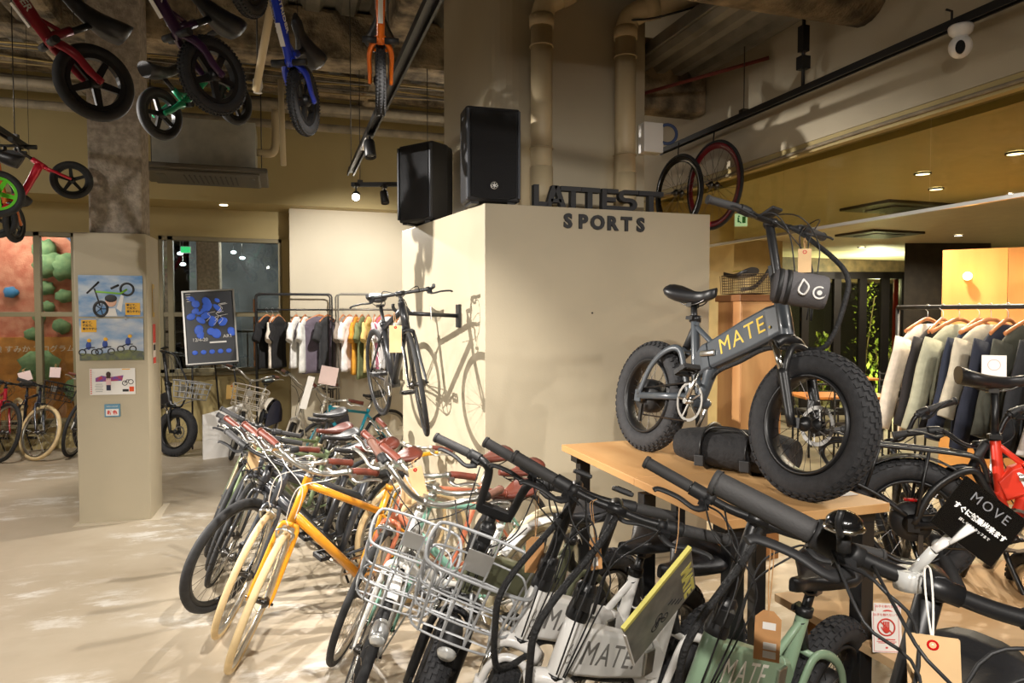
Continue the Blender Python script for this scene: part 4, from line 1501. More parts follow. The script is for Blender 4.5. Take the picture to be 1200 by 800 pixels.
struct(MB().ext((7.4, 12.2, 0), (15, 12.3, 2.9)).build('wall_night_backdrop', mat('night_backdrop', (34, 32, 30), .8)))  # dark backdrop added beyond the doors, night darkness put into its colour
LEAF = mat('lit_leaves', (150, 160, 60), .6, col2=(90, 120, 40), vscale=3)
def shrub(label, loc, h, spread, n, trunk):
    r = thing('courtyard_shrub', label, 'shrub', loc, group='plants beyond the cafe doors')
    b, st = MB(), MB()
    for k in range(n):
        a = rng.uniform(0, 2 * PI)
        z = h * (rng.uniform(.35, 1) if trunk else rng.uniform(.05, 1))
        rr = spread * rng.uniform(.1, 1) * (1 - .4 * z / h)
        c = V((rr * math.cos(a), rr * math.sin(a) * .5, z))
        e = V((rng.uniform(-1, 1), rng.uniform(-1, 1), rng.uniform(-.3, 1))).normalized()
        f = e.cross(V((0, 0, 1))).normalized()
        L = rng.uniform(.06, .12) if trunk else rng.uniform(.1, .2)
        b.add([c, c + e * L * .5 + f * L * .2, c + e * L, c + e * L * .5 - f * L * .2], [(0, 1, 2, 3)])
    for k in range(4):
        a = 1.7 * k
        st.tube(spline([(0, 0, 0), (.03 * math.cos(a), .03 * math.sin(a), h * .4), (spread * .5 * math.cos(a), spread * .3 * math.sin(a), h * .9)], 5), [.02 - .0015 * i for i in range(11)], 6)
    st.build('stem', mat('bark', (110, 96, 66), .8), r)
    b.build('foliage', LEAF, r)
shrub('slender leafy tree lit green beyond the cafe door', (10.6, 10.65, 0), 2.3, .45, 300, True)
shrub('bright yellow green bush low beyond the cafe door', (10.72, 10.35, 0), 1.2, .42, 300, False)
shrub('darker green plant beyond the next cafe door pane', (9.75, 10.8, 0), 1.3, .35, 200, False)

# cafe tables and chairs
def cafe_table(label, x, y, rz):
    r = thing('cafe_table', label, 'table', (x, y, 0), rz, 'cafe tables')
    MB().box((0, 0, .72), (1.1, .6, .03)).build('tabletop', mat('orange_wood_top', (206, 130, 62), .4), r, .004)
    for sx in (-.48, .48):
        for sy in (-.24, .24):
            MB().tube([(sx, sy, 0), (sx, sy, .705)], .014, 8).build('leg', BLK, r)
def cafe_chair(label, x, y, rz):
    r = thing('cafe_chair', label, 'chair', (x, y, 0), rz, 'cafe chairs')
    MB().box((0, 0, .45), (.4, .4, .03)).build('seat', BLKP, r, .01)
    b = MB()
    for z in (.62, .72, .82):
        b.tube(spline([(-.19, -.19, z), (0, -.225, z), (.19, -.19, z)], 4), .014, 8)
    b.build('backrest', BLKP, r)
    for sx in (-.18, .18):
        MB().tube([(sx, .18, 0), (sx, .17, .44)], .012, 8).build('leg', BLK, r)
        MB().tube([(sx, -.2, 0), (sx, -.18, .44), (sx, -.195, .86)], .012, 8).build('leg', BLK, r)
cafe_table('cafe table with an orange wooden top in front of the doors', 8.3, 8.9, rad(-18))
cafe_table('cafe table with an orange wooden top one row closer', 6.5, 6.9, rad(-18))
for i, (x, y, a, lab) in enumerate(((8.0, 8.3, 170, 'dark cafe chair on the shop side of the far table'), (8.7, 8.1, 160, 'dark cafe chair beside the dark column'), (6.2, 6.3, 165, 'dark cafe chair tucked at the closer table'), (6.9, 6.1, 165, 'dark cafe chair by the end of the closer table'), (6.7, 7.5, -15, 'dark cafe chair behind the closer table'))):
    cafe_chair(lab, x, y, rad(a))

# pine cabinet with a wire basket on it
r = thing('pine_cabinet', 'tall knotty pine cabinet beside the beige box', 'cabinet', (3.115, 4.16, 0))
b = MB().ext((-.17, -.13, 0), (.17, .13, 1.80))
b.build('body', PINE, r, .004)
MB().ext((-.185, -.145, 1.80), (.185, .145, 1.845)).build('top', mat('brown_top_board', (130, 84, 46), .5), r, .003)
b = MB().ext((-.165, -.136, .1), (.165, -.13, 1.78))
b.build('door', PINE, r, .002)
r = thing('wire_basket', 'brown wire basket of cycling gear on the pine cabinet', 'basket', (3.1, 4.16, 1.85))
basket_mb((0, 0, .004), .24, .34, .13, 14, 18, 7, .96, .0018, .003).build('mesh', mat('brown_wire', (96, 80, 60), .5, .4), r)
r = thing('bicycle_saddle', 'loose black saddle with a yellow mark lying in the wire basket', 'saddle', (3.03, 4.16, 1.985), rad(100))
link('cover', cached(('saddle', .27, .155), lambda: saddle_mb(.27, .155), SADB), r)
MB().ell((.0, .02, .026), (.05, .02, .004)).build('mark', mat('yellow_mark', (200, 190, 60), .5), r)
b = MB().tube(spline([(3.0, 4.10, 1.88), (3.1, 4.09, 1.90), (3.18, 4.09, 1.97), (3.22, 4.09, 2.02)], 5), .014, 8)
tag(b.build('black_strap', BLKP), 'black curved strap hanging out of the wire basket', 'strap')

# high display table and low platform
r = thing('display_table', 'high display table with an oak top and black legs under the grey fat bike', 'table', (1.455, 1.93, 0))
MB().ext((0, .13, .955), (.73, .80, .99)).build('tabletop', WOOD, r, .003)
MB().ext((0, .802, .955), (.73, 1.64, .99)).build('tabletop', WOOD, r, .003)
for y in (.17, 1.5):
    MB().ext((.03, y, .91), (.70, y + .08, .955)).build('apron', BLK, r)
for x in (.05, .64):
    for y in (.17, .8, 1.5):
        MB().ext((x, y, 0), (x + .06, y + .06, .91)).build('leg', BLK, r, .003)
r = thing('display_platform', 'low wooden platform under the red fat bike with raw light edges', 'platform', (2.09, -.13, 0))
MB().ext((0, 0, .415), (1.95, 1.35, .45)).build('tabletop', mat('pale_board', (222, 188, 144), .5, col2=(206, 166, 118), vscale=4, stretch=(.15, 1, 1)), r, .002)
MB().ext((0, 1.353, .415), (1.95, 2.72, .45)).build('tabletop', mat('pale_board', (222, 188, 144)), r, .002)
for x in (.06, 1.8):
    for y in (.06, 1.3, 2.58):
        MB().ext((x, y, 0), (x + .07, y + .07, .415)).build('leg', WOODE, r, .003)
for y in (.06, 2.58):
    pass

# black duffel bag on the table
r = thing('duffel_bag', 'black soft duffel bag with straps lying on the oak table', 'bag', (1.97, 2.72, .995), rad(-58))
BAGM = mat('black_bag_fabric', (30, 29, 30), .85, bump=.6, bscale=30)
rings = []
for k in range(13):
    x = -.27 + .54 * k / 12
    s = 1 - .28 * abs(x / .27) ** 4
    rings.append([V((x, .13 * s * math.cos(a) * (1 + .05 * math.sin(9 * x + 2 * a)), .095 + (.09 if math.sin(a) > 0 else .094) * s * math.sin(a) * (1 + .05 * math.sin(11 * x)))) for a in [2 * PI * j / 20 for j in range(20)]])
MB().loft(rings).build('body', BAGM, r)
for x in (-.11, .1):
    b = MB()
    b.tube([(x, .134 * math.cos(a), .095 + .098 * math.sin(a)) for a in [PI * 2 * j / 24 for j in range(24)]], .016, 6, closed=True, flat=(.25, 1))
    b.build('strap', BLK, r)
for x in (-.11, .1):
    MB().box((x, -.145, .05), (.045, .02, .05)).build('buckle', BLKP, r, .004)
b = MB().tube(spline([(-.11, -.09, .165), (-.06, -.1, .2), (.05, -.1, .2), (.1, -.09, .165)], 5), .012, 8, flat=(.5, 1))
b.build('handle', BLK, r)
tag(MB().box((2.08, 2.26, .9925), (.16, .14, .003)).build('leaflet', PAPER), 'white printed leaflet lying flat on the oak table by the fat wheel', 'leaflet')

# ------------------------------------------------------------------ posters on the pillar
def flatpanel(name, label, cat, o, ux, uz, w, h, m, thick=.006, group=None):
    """thing whose local X runs along the sheet, local Y up the sheet and local Z out of it; origin at its centre"""
    M = frame(o, ux, uz)
    r = thing(name, label, cat, group=group, mw=M)
    MB().box((0, 0, 0), (w, h, thick)).build('sheet', m, r)
    return r
SKY = mat('printed_sky', (92, 142, 196), .35, col2=(196, 206, 214), vscale=5, stretch=(1, 2.2, 1))
SKY2 = mat('printed_pale_sky', (120, 158, 200), .35, col2=(214, 214, 214), vscale=4, stretch=(1, 2.2, 1))
YEL = mat('print_yellow', (236, 178, 40), .5)
INK = mat('print_black', (30, 30, 32), .5)
GRN = mat('print_green', (120, 180, 50), .5)
SKIN = mat('print_skin', (222, 176, 150), .5)
ux = V((.533, -.032, 0)).normalized()
def onp(x, z, off=.006):
    """a point on the pillar's front face"""
    return V((x, 6.476 - (x + 1.603) * .06 - off, z))
def ring(cx, cy, R, r, z=.004, sx=1.0, m=None):
    b = MB()
    b.tube([(cx + R * sx * math.cos(a), cy + R * math.sin(a), z) for a in [2 * PI * k / 28 for k in range(28)]], r, 5, closed=True, flat=(.3, 1), up=(0, 0, 1))
    return b
r = flatpanel('poster', 'poster of a child holding a green balance bike overhead against blue sky', 'poster', onp(-1.335, 1.862), ux, (0, 0, 1), .472, .335, SKY, group='posters on the pillar')
b = ring(.12, .055, .048, .009); b2 = ring(-.075, -.105, .058, .011, sx=.85)
b.v += b2.v; n0 = len(b.v) - len(b2.v); b.f += [[i + n0 for i in f] for f in b2.f]; b.s += b2.s
for k in range(5):
    a = k * 2 * PI / 5
    b.tube([(-.075, -.105, .005), (-.075 + .048 * math.cos(a), -.105 + .056 * math.sin(a), .005)], .003, 4)
b.tube([(-.175, .02, .005), (-.085, .115, .005)], .008, 6, flat=(.3, 1), up=(0, 0, 1))
b.tube([(.0, .06, .005), (.06, .09, .005)], .01, 6, flat=(.3, 1), up=(0, 0, 1))
b.tube([(-.12, .06, .005), (-.08, -.08, .005)], .006, 6, flat=(.3, 1), up=(0, 0, 1))
b.build('print_bike', INK, r)
MB().tube([(-.11, .035, .005), (.07, .02, .005), (.12, .055, .005)], .009, 6, flat=(.3, 1), up=(0, 0, 1)).build('print_frame', GRN, r)
b = MB(); b.ell((.0, -.045, .0045), (.042, .045, .002)); b.build('print_face', SKIN, r)
b = MB(); b.ell((.0, -.02, .006), (.046, .032, .002)); b.build('print_helmet', INK, r)
b = MB(); b.prism([(-.03, -.1), (.03, -.1), (.045, -.165), (-.045, -.165)], (0, 0, .0045), (1, 0, 0), (0, 1, 0), .002)
b.prism([(.04, -.1), (.075, .01), (.095, .0), (.075, -.13)], (0, 0, .0045), (1, 0, 0), (0, 1, 0), .002)
b.build('print_shirt', WHT, r)
MB().box((.16, -.105, .004), (.11, .1, .002)).build('print_label', YEL, r)
for i, s_ in enumerate(('軽くて、', '丈夫で、', '乗りやすい')):
    text(s_, .021, Matrix.Translation((.115, -.075 - .026 * i, .006)), INK, r, 'print_words', .0003, align='LEFT', off=.0006)
r = flatpanel('poster', 'poster of small riders on balance bikes along a rocky ridge', 'poster', onp(-1.335, 1.508), ux, (0, 0, 1), .472, .34, SKY2, group='posters on the pillar')
b = MB()
b.prism([(-.236, -.17), (.236, -.17), (.236, -.1), (.12, -.085), (.0, -.1), (-.1, -.12), (-.236, -.11)], (0, 0, .004), (1, 0, 0), (0, 1, 0), .002)
b.build('print_rocks', mat('print_rock', (86, 92, 88), .6, col2=(120, 128, 76), vscale=20), r)
b = MB()
for x, y in ((-.17, -.085), (-.05, -.08), (.11, -.06)):
    for q in (-.045, .045):
        b2 = ring(x + q, y - .02, .024, .005)
        n0 = len(b.v); b.v += b2.v; b.f += [[i + n0 for i in f] for f in b2.f]; b.s += b2.s
    b.tube([(x - .04, y, .005), (x, y + .02, .005), (x + .045, y + .02, .005)], .004, 5)
b.build('print_bike', INK, r)
b = MB()
for x, y in ((-.17, -.05), (-.05, -.04), (.12, -.02)):
    b.ell((x, y, .005), (.02, .034, .002))
b.build('print_rider', mat('print_blue', (40, 70, 150), .5), r)
b = MB()
for x, y in ((-.165, -.008), (-.045, .002), (.135, .026)):
    b.ell((x, y, .006), (.016, .015, .002))
b.build('print_helmet', YEL, r)
MB().box((-.165, .11, .004), (.11, .1, .002)).build('print_label', YEL, r)
for i, s_ in enumerate(('軽くて、', '丈夫で、', '乗りやすい')):
    text(s_, .021, Matrix.Translation((-.21, .138 - .026 * i, .006)), INK, r, 'print_words', .0003, align='LEFT', off=.0006)
b = MB()
for x in (-1.44, -1.23):
    b.torus(onp(x, 1.686, .016), (1, 0, 0), .018, .003, 18, 6)
tag(b.build('binder_rings', ALU), 'silver rings joining the two large posters on the pillar', 'ring')
r = flatpanel('leaflet', 'white leaflet of a girl with a small bike pinned below the two posters', 'leaflet', onp(-1.335, 1.163), ux, (0, 0, 1), .335, .215, PAPER)
b = MB()
for k in range(12):
    b.box((-.158, .095 - .0172 * k, .004), (.008, .009, .002))
b.build('print_border', mat('print_red', (214, 54, 40), .5), r)
MB().box((.1, .1, .004), (.06, .007, .002)).build('print_band', YEL, r)
MB().prism([(-.125, .03), (-.08, .05), (-.02, .036), (.08, .05), (.07, .005), (-.125, .0)], (0, 0, .004), (1, 0, 0), (0, 1, 0), .002).build('print_wall', mat('print_mural', (190, 60, 70), .5, col2=(70, 80, 170), vscale=30), r)
b = MB(); b.ell((-.03, .06, .006), (.018, .022, .002)); b.box((-.03, .036, .006), (.03, .04, .002)); b.build('print_hair', mat('print_dark_hair', (60, 34, 28), .5), r)
MB().box((-.03, -.0, .006), (.035, .055, .002)).build('print_girl', mat('print_pinkish', (226, 190, 190), .5), r)
MB().box((-.03, -.05, .006), (.032, .045, .002)).build('print_trousers', mat('print_navy', (36, 40, 70), .5), r)
b = ring(.09, -.015, .018, .003); b2 = ring(.135, -.005, .018, .003)
n0 = len(b.v); b.v += b2.v; b.f += [[i + n0 for i in f] for f in b2.f]; b.s += b2.s
b.tube([(.09, -.015, .005), (.105, .012, .005), (.13, .01, .005)], .003, 4)
b.build('print_bike', INK, r)
MB().box((.095, -.075, .004), (.045, .02, .002)).build('print_stamp', INK, r)
MB().box((.14, -.065, .004), (.034, .04, .002)).build('print_square', mat('print_orange', (224, 80, 30), .5), r)
b = MB()
for k in range(5):
    b.box((-.1, -.02 - .015 * k, .004), (.05 + .01 * (k % 2), .004, .001))
b.build('print_lines', mat('print_grey', (150, 150, 150), .5), r)
r = flatpanel('notice', 'small square blue notice with red characters low on the pillar', 'notice', onp(-1.342, .925), ux, (0, 0, 1), .115, .105, mat('print_teal', (94, 142, 168), .5))
MB().box((0, -.015, .004), (.095, .055, .002)).build('print_label', WHT, r)
text('新色', .036, Matrix.Translation((0, -.018, .006)), mat('print_red', (214, 54, 40)), r, 'print_words', .0004, off=.001, space=1.2)
text('NEW COLOR', .014, Matrix.Translation((0, .033, .006)), WHT, r, 'print_words', .0004)
def onside(y, z):
    return V((-1.07 + (y - 6.444) * .0439 + .004, y, z))
r = flatpanel('side_sticker', 'red and white sticker strip on the narrow side of the pillar', 'sticker', onside(6.66, 1.46), (.044, 1, 0), (0, 0, 1), .1, .34, mat('sticker_pale', (220, 204, 190), .5), .003)
MB().box((0, .09, .002), (.098, .16, .002)).build('print_red', mat('print_red', (214, 54, 40)), r)
MB().box((0, -.03, .002), (.07, .05, .002)).build('print_square', INK, r)
MB().box((0, -.14, .002), (.098, .05, .002)).build('print_band', mat('print_red', (214, 54, 40)), r)
r = flatpanel('side_sticker', 'yellow paper strip above the red sticker on the pillar side', 'sticker', onside(6.66, 1.83), (.044, 1, 0), (0, 0, 1), .07, .28, mat('sticker_yellow', (196, 164, 84), .6), .003)
MB().box((0, 0, .002), (.03, .2, .001)).build('print_lines', mat('print_grey', (150, 150, 150)), r)

# framed poster on an easel in the window
r = thing('framed_poster', 'silver framed dark poster with blue shapes standing in the window', 'framed poster', mw=frame((-.89, 9.72, 1.56), (1, -.02, .06), (-.05, .12, 1)))
MB().box((0, 0, -.012), (.60, .92, .012)).build('backing', mat('poster_charcoal', (62, 64, 68), .3), r)
b = MB()
for s in (-1, 1):
    b.box((s * .302, 0, 0), (.02, .95, .03)); b.box((0, s * .465, 0), (.62, .02, .03))
b.build('frame', ALU, r)
b = MB()
for k in range(26):
    x, y = rng.uniform(-.23, .25), rng.uniform(-.12, .38)
    b.ell((x, y, -.003), (rng.uniform(.03, .07), rng.uniform(.02, .06), .003), 10, 6, Matrix.Rotation(rng.uniform(0, 3), 3, 'Z'))
for k in range(5):
    b.ell((-.2 + .1 * k, -.32, -.003), (.035, .03, .003), 10, 6)
b.build('print_shapes', mat('print_cobalt', (62, 104, 214), .4), r)
b = MB()
for k in range(6):
    x, y = rng.uniform(-.12, .12), rng.uniform(.0, .2)
    b.tube(spline([(x, y, .001), (x + .05, y + .06, .001), (x + .02, y + .1, .001), (x + .11, y + .12, .001)], 4), .003, 4)
b.build('print_strokes', WHT, r)
b = MB()
for k in range(4):
    b.box((-.24, .43 - .03 * k, -.002), (.06 - .008 * k, .007, .003))
b.box((.08, -.2, -.002), (.2, .02, .003))
b.build('print_lines', WHT, r)
text('12/4-20', .06, Matrix.Translation((-.13, -.16, -.002)), WHT, r, 'print_words', .001)
text('ART', .06, Matrix.Translation((.2, -.13, -.002)), WHT, r, 'print_words', .001)
b = MB()
for s in (-1, 1):
    b.tube([(s * .2, .3, -.03), (s * .3, -1.53, -.0)], .012, 6)
b.tube([(0, .46, -.04), (0, -1.5, -.45)], .012, 6)
b.box((0, -.48, .0), (.62, .02, .06))
b.build('easel', BLK, r)

# ------------------------------------------------------------------ beyond the windows
ROCK = mat('climbing_wall_red', (196, 118, 98), .9, col2=(222, 156, 132), vscale=9, bump=.3, bscale=40)
ROCKO = mat('climbing_wall_orange', (204, 140, 74), .9, var=.08)
struct(MB().ext((-7.5, 12.3, 1.38), (-2.32, 12.5, 3.6)).build('wall_climbing', ROCK))
struct(MB().ext((-7.5, 12.2, 0), (-2.32, 12.5, 1.38)).build('wall_climbing_base', ROCKO))
MGR = mat('moss_green_hold', (104, 142, 104), .85, col2=(138, 168, 124), vscale=12, bump=.4, bscale=30)
def hold(label, x, z, s, m=MGR, y=12.28):
    b = MB()
    vs, fs = [], []
    b.ell((0, 0, 0), (s, s * .55, s * .85), 12, 8)
    for i, p in enumerate(b.v):
        k = 1 + .18 * math.sin(p.x * 23 / s * .3 + i * .01 + x * 5) * math.cos(p.z * 31 / s * .3 + z * 3)
        b.v[i] = p * k
    o = b.build('climbing_hold', m)
    o.location = (x, (12.298 if y > 12.25 else 12.198) - s * .6, z)
    tag(o, label, 'climbing hold', 'holds on the climbing wall')
for x, z, s, lab in ((-3.02, 2.58, .17, 'round green hold at the top beside the mullion'), (-2.95, 2.34, .22, 'big lumpy green hold behind the mullion'), (-2.72, 2.32, .24, 'wide green hold jutting out towards the pillar'), (-3.02, 2.0, .13, 'green hold below the lumpy one'),
                   (-2.78, 1.88, .12, 'small green hold in the middle of the pane'), (-3.0, 1.72, .10, 'small green hold low by the glazing bar'), (-3.12, 1.55, .09, 'lowest green hold on the red wall'), (-2.82, 1.42, .13, 'green hold right under the glazing bar'), (-3.2, 1.3, .12, 'dark green hold under the glazing bar')):
    hold(lab, x - .38, z + .12, s)
hold('large round green disc on the orange base of the climbing wall', -3.45, .95, .27, y=12.19)
hold('green disc near the floor of the climbing wall', -2.95, .6, .22, y=12.2)
hold('small blue hold at the photo edge', -3.85, 2.05, .1, mat('blue_hold', (70, 140, 200), .5))
tag(MB().prism([(0, 0), (.5, 0), (.5, -.45)], (-3.2, 12.27, 2.95), (1, 0, 0), (0, 0, 1), .03).build('blue_panel', mat('blue_panel', (70, 104, 150), .6)), 'blue triangular corner panel on the climbing wall', 'panel')
tag(MB().ext((-2.42, 11.95, 0), (-2.2, 12.15, 3.7)).build('timber_post', mat('timber_post', (190, 130, 70), .6)), 'timber post at the end of the climbing wall', 'post')
text('体験 すみか プログラム', .11, frame((-3.6, 12.17, 1.2), (1, 0, 0), (0, 0, 1)), WHT, None, 'window_lettering', .002)
o = bpy.data.objects['window_lettering']
tag(o, 'white Japanese lettering across the climbing wall under the glazing bar', 'lettering')
# dim arcade behind the second window
struct(MB().ext((-2.2, 19, 0), (6, 19.2, 5)).build('wall_arcade', mat('arcade_dark', (96, 100, 104), .8, var=.15, vscale=2)))
struct(MB().ext((-7.5, 10.5, -.1), (6, 19.2, -.02)).build('floor_arcade', mat('arcade_floor', (96, 90, 84), .6)))
struct(MB().ext((-7.5, 10.5, 3.7), (6, 19.2, 3.9)).build('ceiling_arcade', mat('arcade_ceiling', (96, 98, 100), .7)))
for x, y, w in ((-1.393, 13.0, .37), (.1, 14.0, .4), (-2.25, 14.2, .3)):
    struct(MB().ext((x, y, 0), (x + w, y + w, 3.7)).build('column_arcade', CONC, bevel=.02))
for x, y, z, lab in ((-2.093, 17, 2.84, 'bright lamp in the arcade seen low in the window'), (-2.12, 16.8, 3.06, 'faint lamp above the bright one in the arcade'), (-1.05, 17, 3.132, 'lamp in the arcade beside the concrete column'), (-.866, 17, 3.01, 'lamp in the arcade near the window corner')):
    r = thing('arcade_lamp', lab, 'lamp', (x, y, z), group='lamps in the arcade outside')
    MB().ell((0, 0, 0), (.06, .06, .035), 14, 8).build('globe', mat('arcade_lamp', (226, 244, 255), .4, emit=16), r)
    MB().tube([(0, 0, .05), (0, 0, 3.72 - z)], .008, 6).build('stem', STEEL, r)
r = thing('exit_sign', 'tiny green lit running man exit sign in the arcade', 'exit sign', (-1.95, 16.3, 3.10))
MB().box((0, 0, 0), (.2, .04, .14)).build('housing', WHT, r)
MB().box((0, -.022, 0), (.18, .006, .12)).build('face', mat('exit_green_lit', (60, 220, 130), .4, emit=2.2), r)
b = MB()
for k in range(14):
    b.tube([(-2.0 + .18 * k, 12.2, .02), (-2.0 + .18 * k, 12.2, 1.45)], .012, 6)
b.tube([(-2.1, 12.2, 1.45), (.5, 12.2, 1.45)], .02, 8)
tag(b.build('iron_railing', BLK), 'dark iron railing outside behind the framed poster', 'railing')
r = thing('wooden_shelf', 'orange wooden shelf frame standing just outside the window', 'shelf', (-.42, 10.95, 0))
b = MB()
for x in (0, .62):
    b.ext((x, 0, 0), (x + .04, .04, 1.95))
for z in (.4, 1.05, 1.58):
    b.ext((0, 0, z), (.66, .3, z + .03))
b.build('frame', mat('orange_shelf_wood', (180, 108, 60), .6), r)

r = thing('white_panel', 'plain white panel standing on the floor beside the black fat wheel', 'panel', (-.92, 8.95, 0), rad(20))
MB().add([V(p) for p in ((0, 0, 0), (.72, 0, 0), (.60, .22, .62), (.06, .22, .50), (0, .03, 0), (.72, .03, 0), (.60, .25, .62), (.06, .25, .50))], [(0, 1, 2, 3), (7, 6, 5, 4), (0, 4, 5, 1), (1, 5, 6, 2), (2, 6, 7, 3), (3, 7, 4, 0)]).build('board', WHT, r)
MB().tube([(.35, .24, .5), (.35, .42, .01)], .012, 8).build('prop', ALU, r)

tag(MB().tube([(-.02, 3.95, 3.45), (-.14, 4.5, 3.05)], .022, 10).build('slanted_strut', PIPE), 'pale slanted strut between the purple and blue balance bikes', 'strut')
r = thing('sprinkler', 'small pale sprinkler head on a thin rod left of the blue balance bike', 'sprinkler', (-.15, 5.2, 3.25))
MB().tube([(0, 0, .02), (0, 0, 1.32)], .006, 6).build('rod', STEEL, r)
MB().lathe([(.012, .09), (.03, .08), (.034, .03), (.022, .0), (.03, -.01), (.0, -.014)], (0, 0, 0), (0, 0, 1), 16).build('head', PAPER, r)
# ------------------------------------------------------------------ clothes rails, garments, hangers
HANGW = mat('hanger_wood', (192, 124, 78), 0.4)
def cloth(c):
    return mat('cloth_%02x%02x%02x' % tuple(c), c, .9, var=.06, vscale=14, bump=.25, bscale=18)

def garment(label, cat, loc, rz, col, w=.46, h=.68, th=.05, sleeve=.22, group=None, hem=1.0, trim=None, longs=False, seed=0, name='t_shirt', wrinkle=.012):
    """hangs from loc (the neck); its breadth runs along local x"""
    r = thing(name, label, cat, loc, rz, group)
    N = 24
    def prof(t):
        # t: 0 neck .. 1 hem -> half width, half thickness
        if t < .13:
            k = t / .13
            return .07 + (w / 2 - .07) * (k ** .8), .016 + th * .35 * k
        k = (t - .13) / .87
        return w / 2 * (1 - .06 * math.sin(k * PI) + (hem - 1) * k), th * (.35 + .3 * k)
    rings = []
    for i in range(19):
        t = (i / 18) ** 1.25
        hw, ht_ = prof(t)
        z = -.01 - h * t if t >= .13 else -.01 - .11 * (t / .13) ** 1.3 * (h * .13 / .0884)
        ring = []
        for j in range(N):
            a = 2 * PI * j / N
            cx, cy = math.cos(a), math.sin(a)
            sgn = 1 if cy > 0 else -1
            x = hw * math.copysign(abs(cx) ** .75, cx)
            y = ht_ * math.copysign(abs(cy) ** .8, cy) + sgn * 0 + wrinkle * t * math.sin(x * 38 + seed * 2.1 + t * 2) + wrinkle * .6 * t * math.sin(x * 71 + seed)
            ring.append(V((x, y, z + .006 * math.sin(x * 30 + seed) * (t > .9))))
        rings.append(ring)
    MB().loft(rings).build('body', cloth(col), r)
    for s in (-1, 1):
        sh = V((s * (w / 2 - .035), 0, -.115))
        L = h * .85 if longs else sleeve
        e = sh + V((s * L * (.30 if longs else .42), 0, -L * .93))
        rg = []
        for i in range(7):
            k = i / 6
            c = sh.lerp(e, k)
            d = (e - sh).normalized()
            px = d.cross(V((0, 1, 0)))
            ra, rb = (.085 - .028 * k if longs else .088 - .008 * k), .026 + .01 * k
            rg.append([c + px * (ra * math.cos(a)) + V((0, rb * math.sin(a) + .006 * math.sin(k * 9 + seed), 0)) for a in [2 * PI * j / 14 for j in range(14)]])
        MB().loft(rg).build('sleeve', cloth(trim or col), r)
    return r

def hanger(label, loc, rz, rail_z, group):
    r = thing('coat_hanger', label, 'hanger', loc, rz, group)
    b = MB()
    b.tube(spline([(-.2, 0, -.075), (-.1, 0, -.025), (0, 0, .01), (.1, 0, -.025), (.2, 0, -.075)], 5), .015, 8, flat=(.9, .55))
    b.build('shoulder_bar', HANGW, r)
    hz = rail_z - loc[2]
    MB().tube(spline([(0, 0, .01), (0, 0, hz - .03), (.0, .022, hz - .005), (0, .004, hz + .024), (0, -.02, hz + .004)], 5), .0025, 6).build('hook', ALU, r)
    return r

RODM = mat('matt_rail_black', (34, 34, 35), .5)
RODG = mat('grey_rail_steel', (120, 116, 106), .45, .3)
# rails by the back wall: two welded hoop racks side by side, and a low rail between them
def hoop_rack(label, x0, x1, y, m, z=1.98):
    r = thing('clothes_rack', label, 'clothes rack', (x0, y, 0), group='clothes rails by the cream wall')
    W = x1 - x0
    for dy in (0, .42):
        MB().tube([(0, dy, .01), (0, dy, z - .04), (.012, dy, z - .012), (.04, dy, z), (W - .04, dy, z), (W - .012, dy, z - .012), (W, dy, z - .04), (W, dy, .01)], .0105, 8).build('hoop', m, r)
    b = MB()
    b.tube([(0, .21, z - .2), (W, .21, z - .2)], .011, 8)
    for x in (0, W):
        b.tube([(x, 0, z - .2), (x, .42, z - .2)], .008, 8)
        b.tube([(x, 0, .1), (x, .42, .1)], .008, 8)
    b.build('hanging_bar', m, r)
    return r
hoop_rack('black hoop clothes rack in front of the window and the cream wall', -.33, .60, 9.35, RODM)
hoop_rack('grey hoop clothes rack behind the mounted black bicycle', .66, 1.56, 9.1, RODG)
BR = 1.78
LG = 'hangers on the back clothes rails'
items = [(-.20, 9.56, (30, 30, 32), 'black T-shirt at the window end of the black rack', 62, .44, .66),
         (-.13, 9.56, (226, 216, 202), 'cream top squeezed between two black T-shirts by the window', 78, .42, .66),
         (-.06, 9.56, (34, 33, 35), 'second black T-shirt on the black rack behind the cream top', 66, .44, .66),
         (.16, 9.56, (240, 238, 234), 'white T-shirt with a grey print hanging first in front of the cream wall', 70, .46, .66),
         (.27, 9.56, (236, 236, 230), 'white T-shirt with green edges beside the purple grey one', 72, .45, .72),
         (.45, 9.56, (106, 96, 108), 'purple grey T-shirt turned to face the shop', 18, .48, .74),
         (.56, 9.56, (58, 58, 60), 'charcoal T-shirt behind the purple grey one', 55, .46, .7)]
for i, (x, y, c, lab, a, w, h) in enumerate(items):
    y += .04 if 'charcoal' in lab else 0
    garment(lab, 'T-shirt', (x, y, 1.70), rad(a), c, w, h, seed=i, group='T-shirts on the black rack')
    hanger('wooden hanger holding the ' + lab.split(' at ')[0].split(' hanging')[0].split(' squeezed')[0].split(' beside')[0].split(' turned')[0].split(' behind')[0].split(' on the')[0], (x, y, 1.70), rad(a), BR, LG)
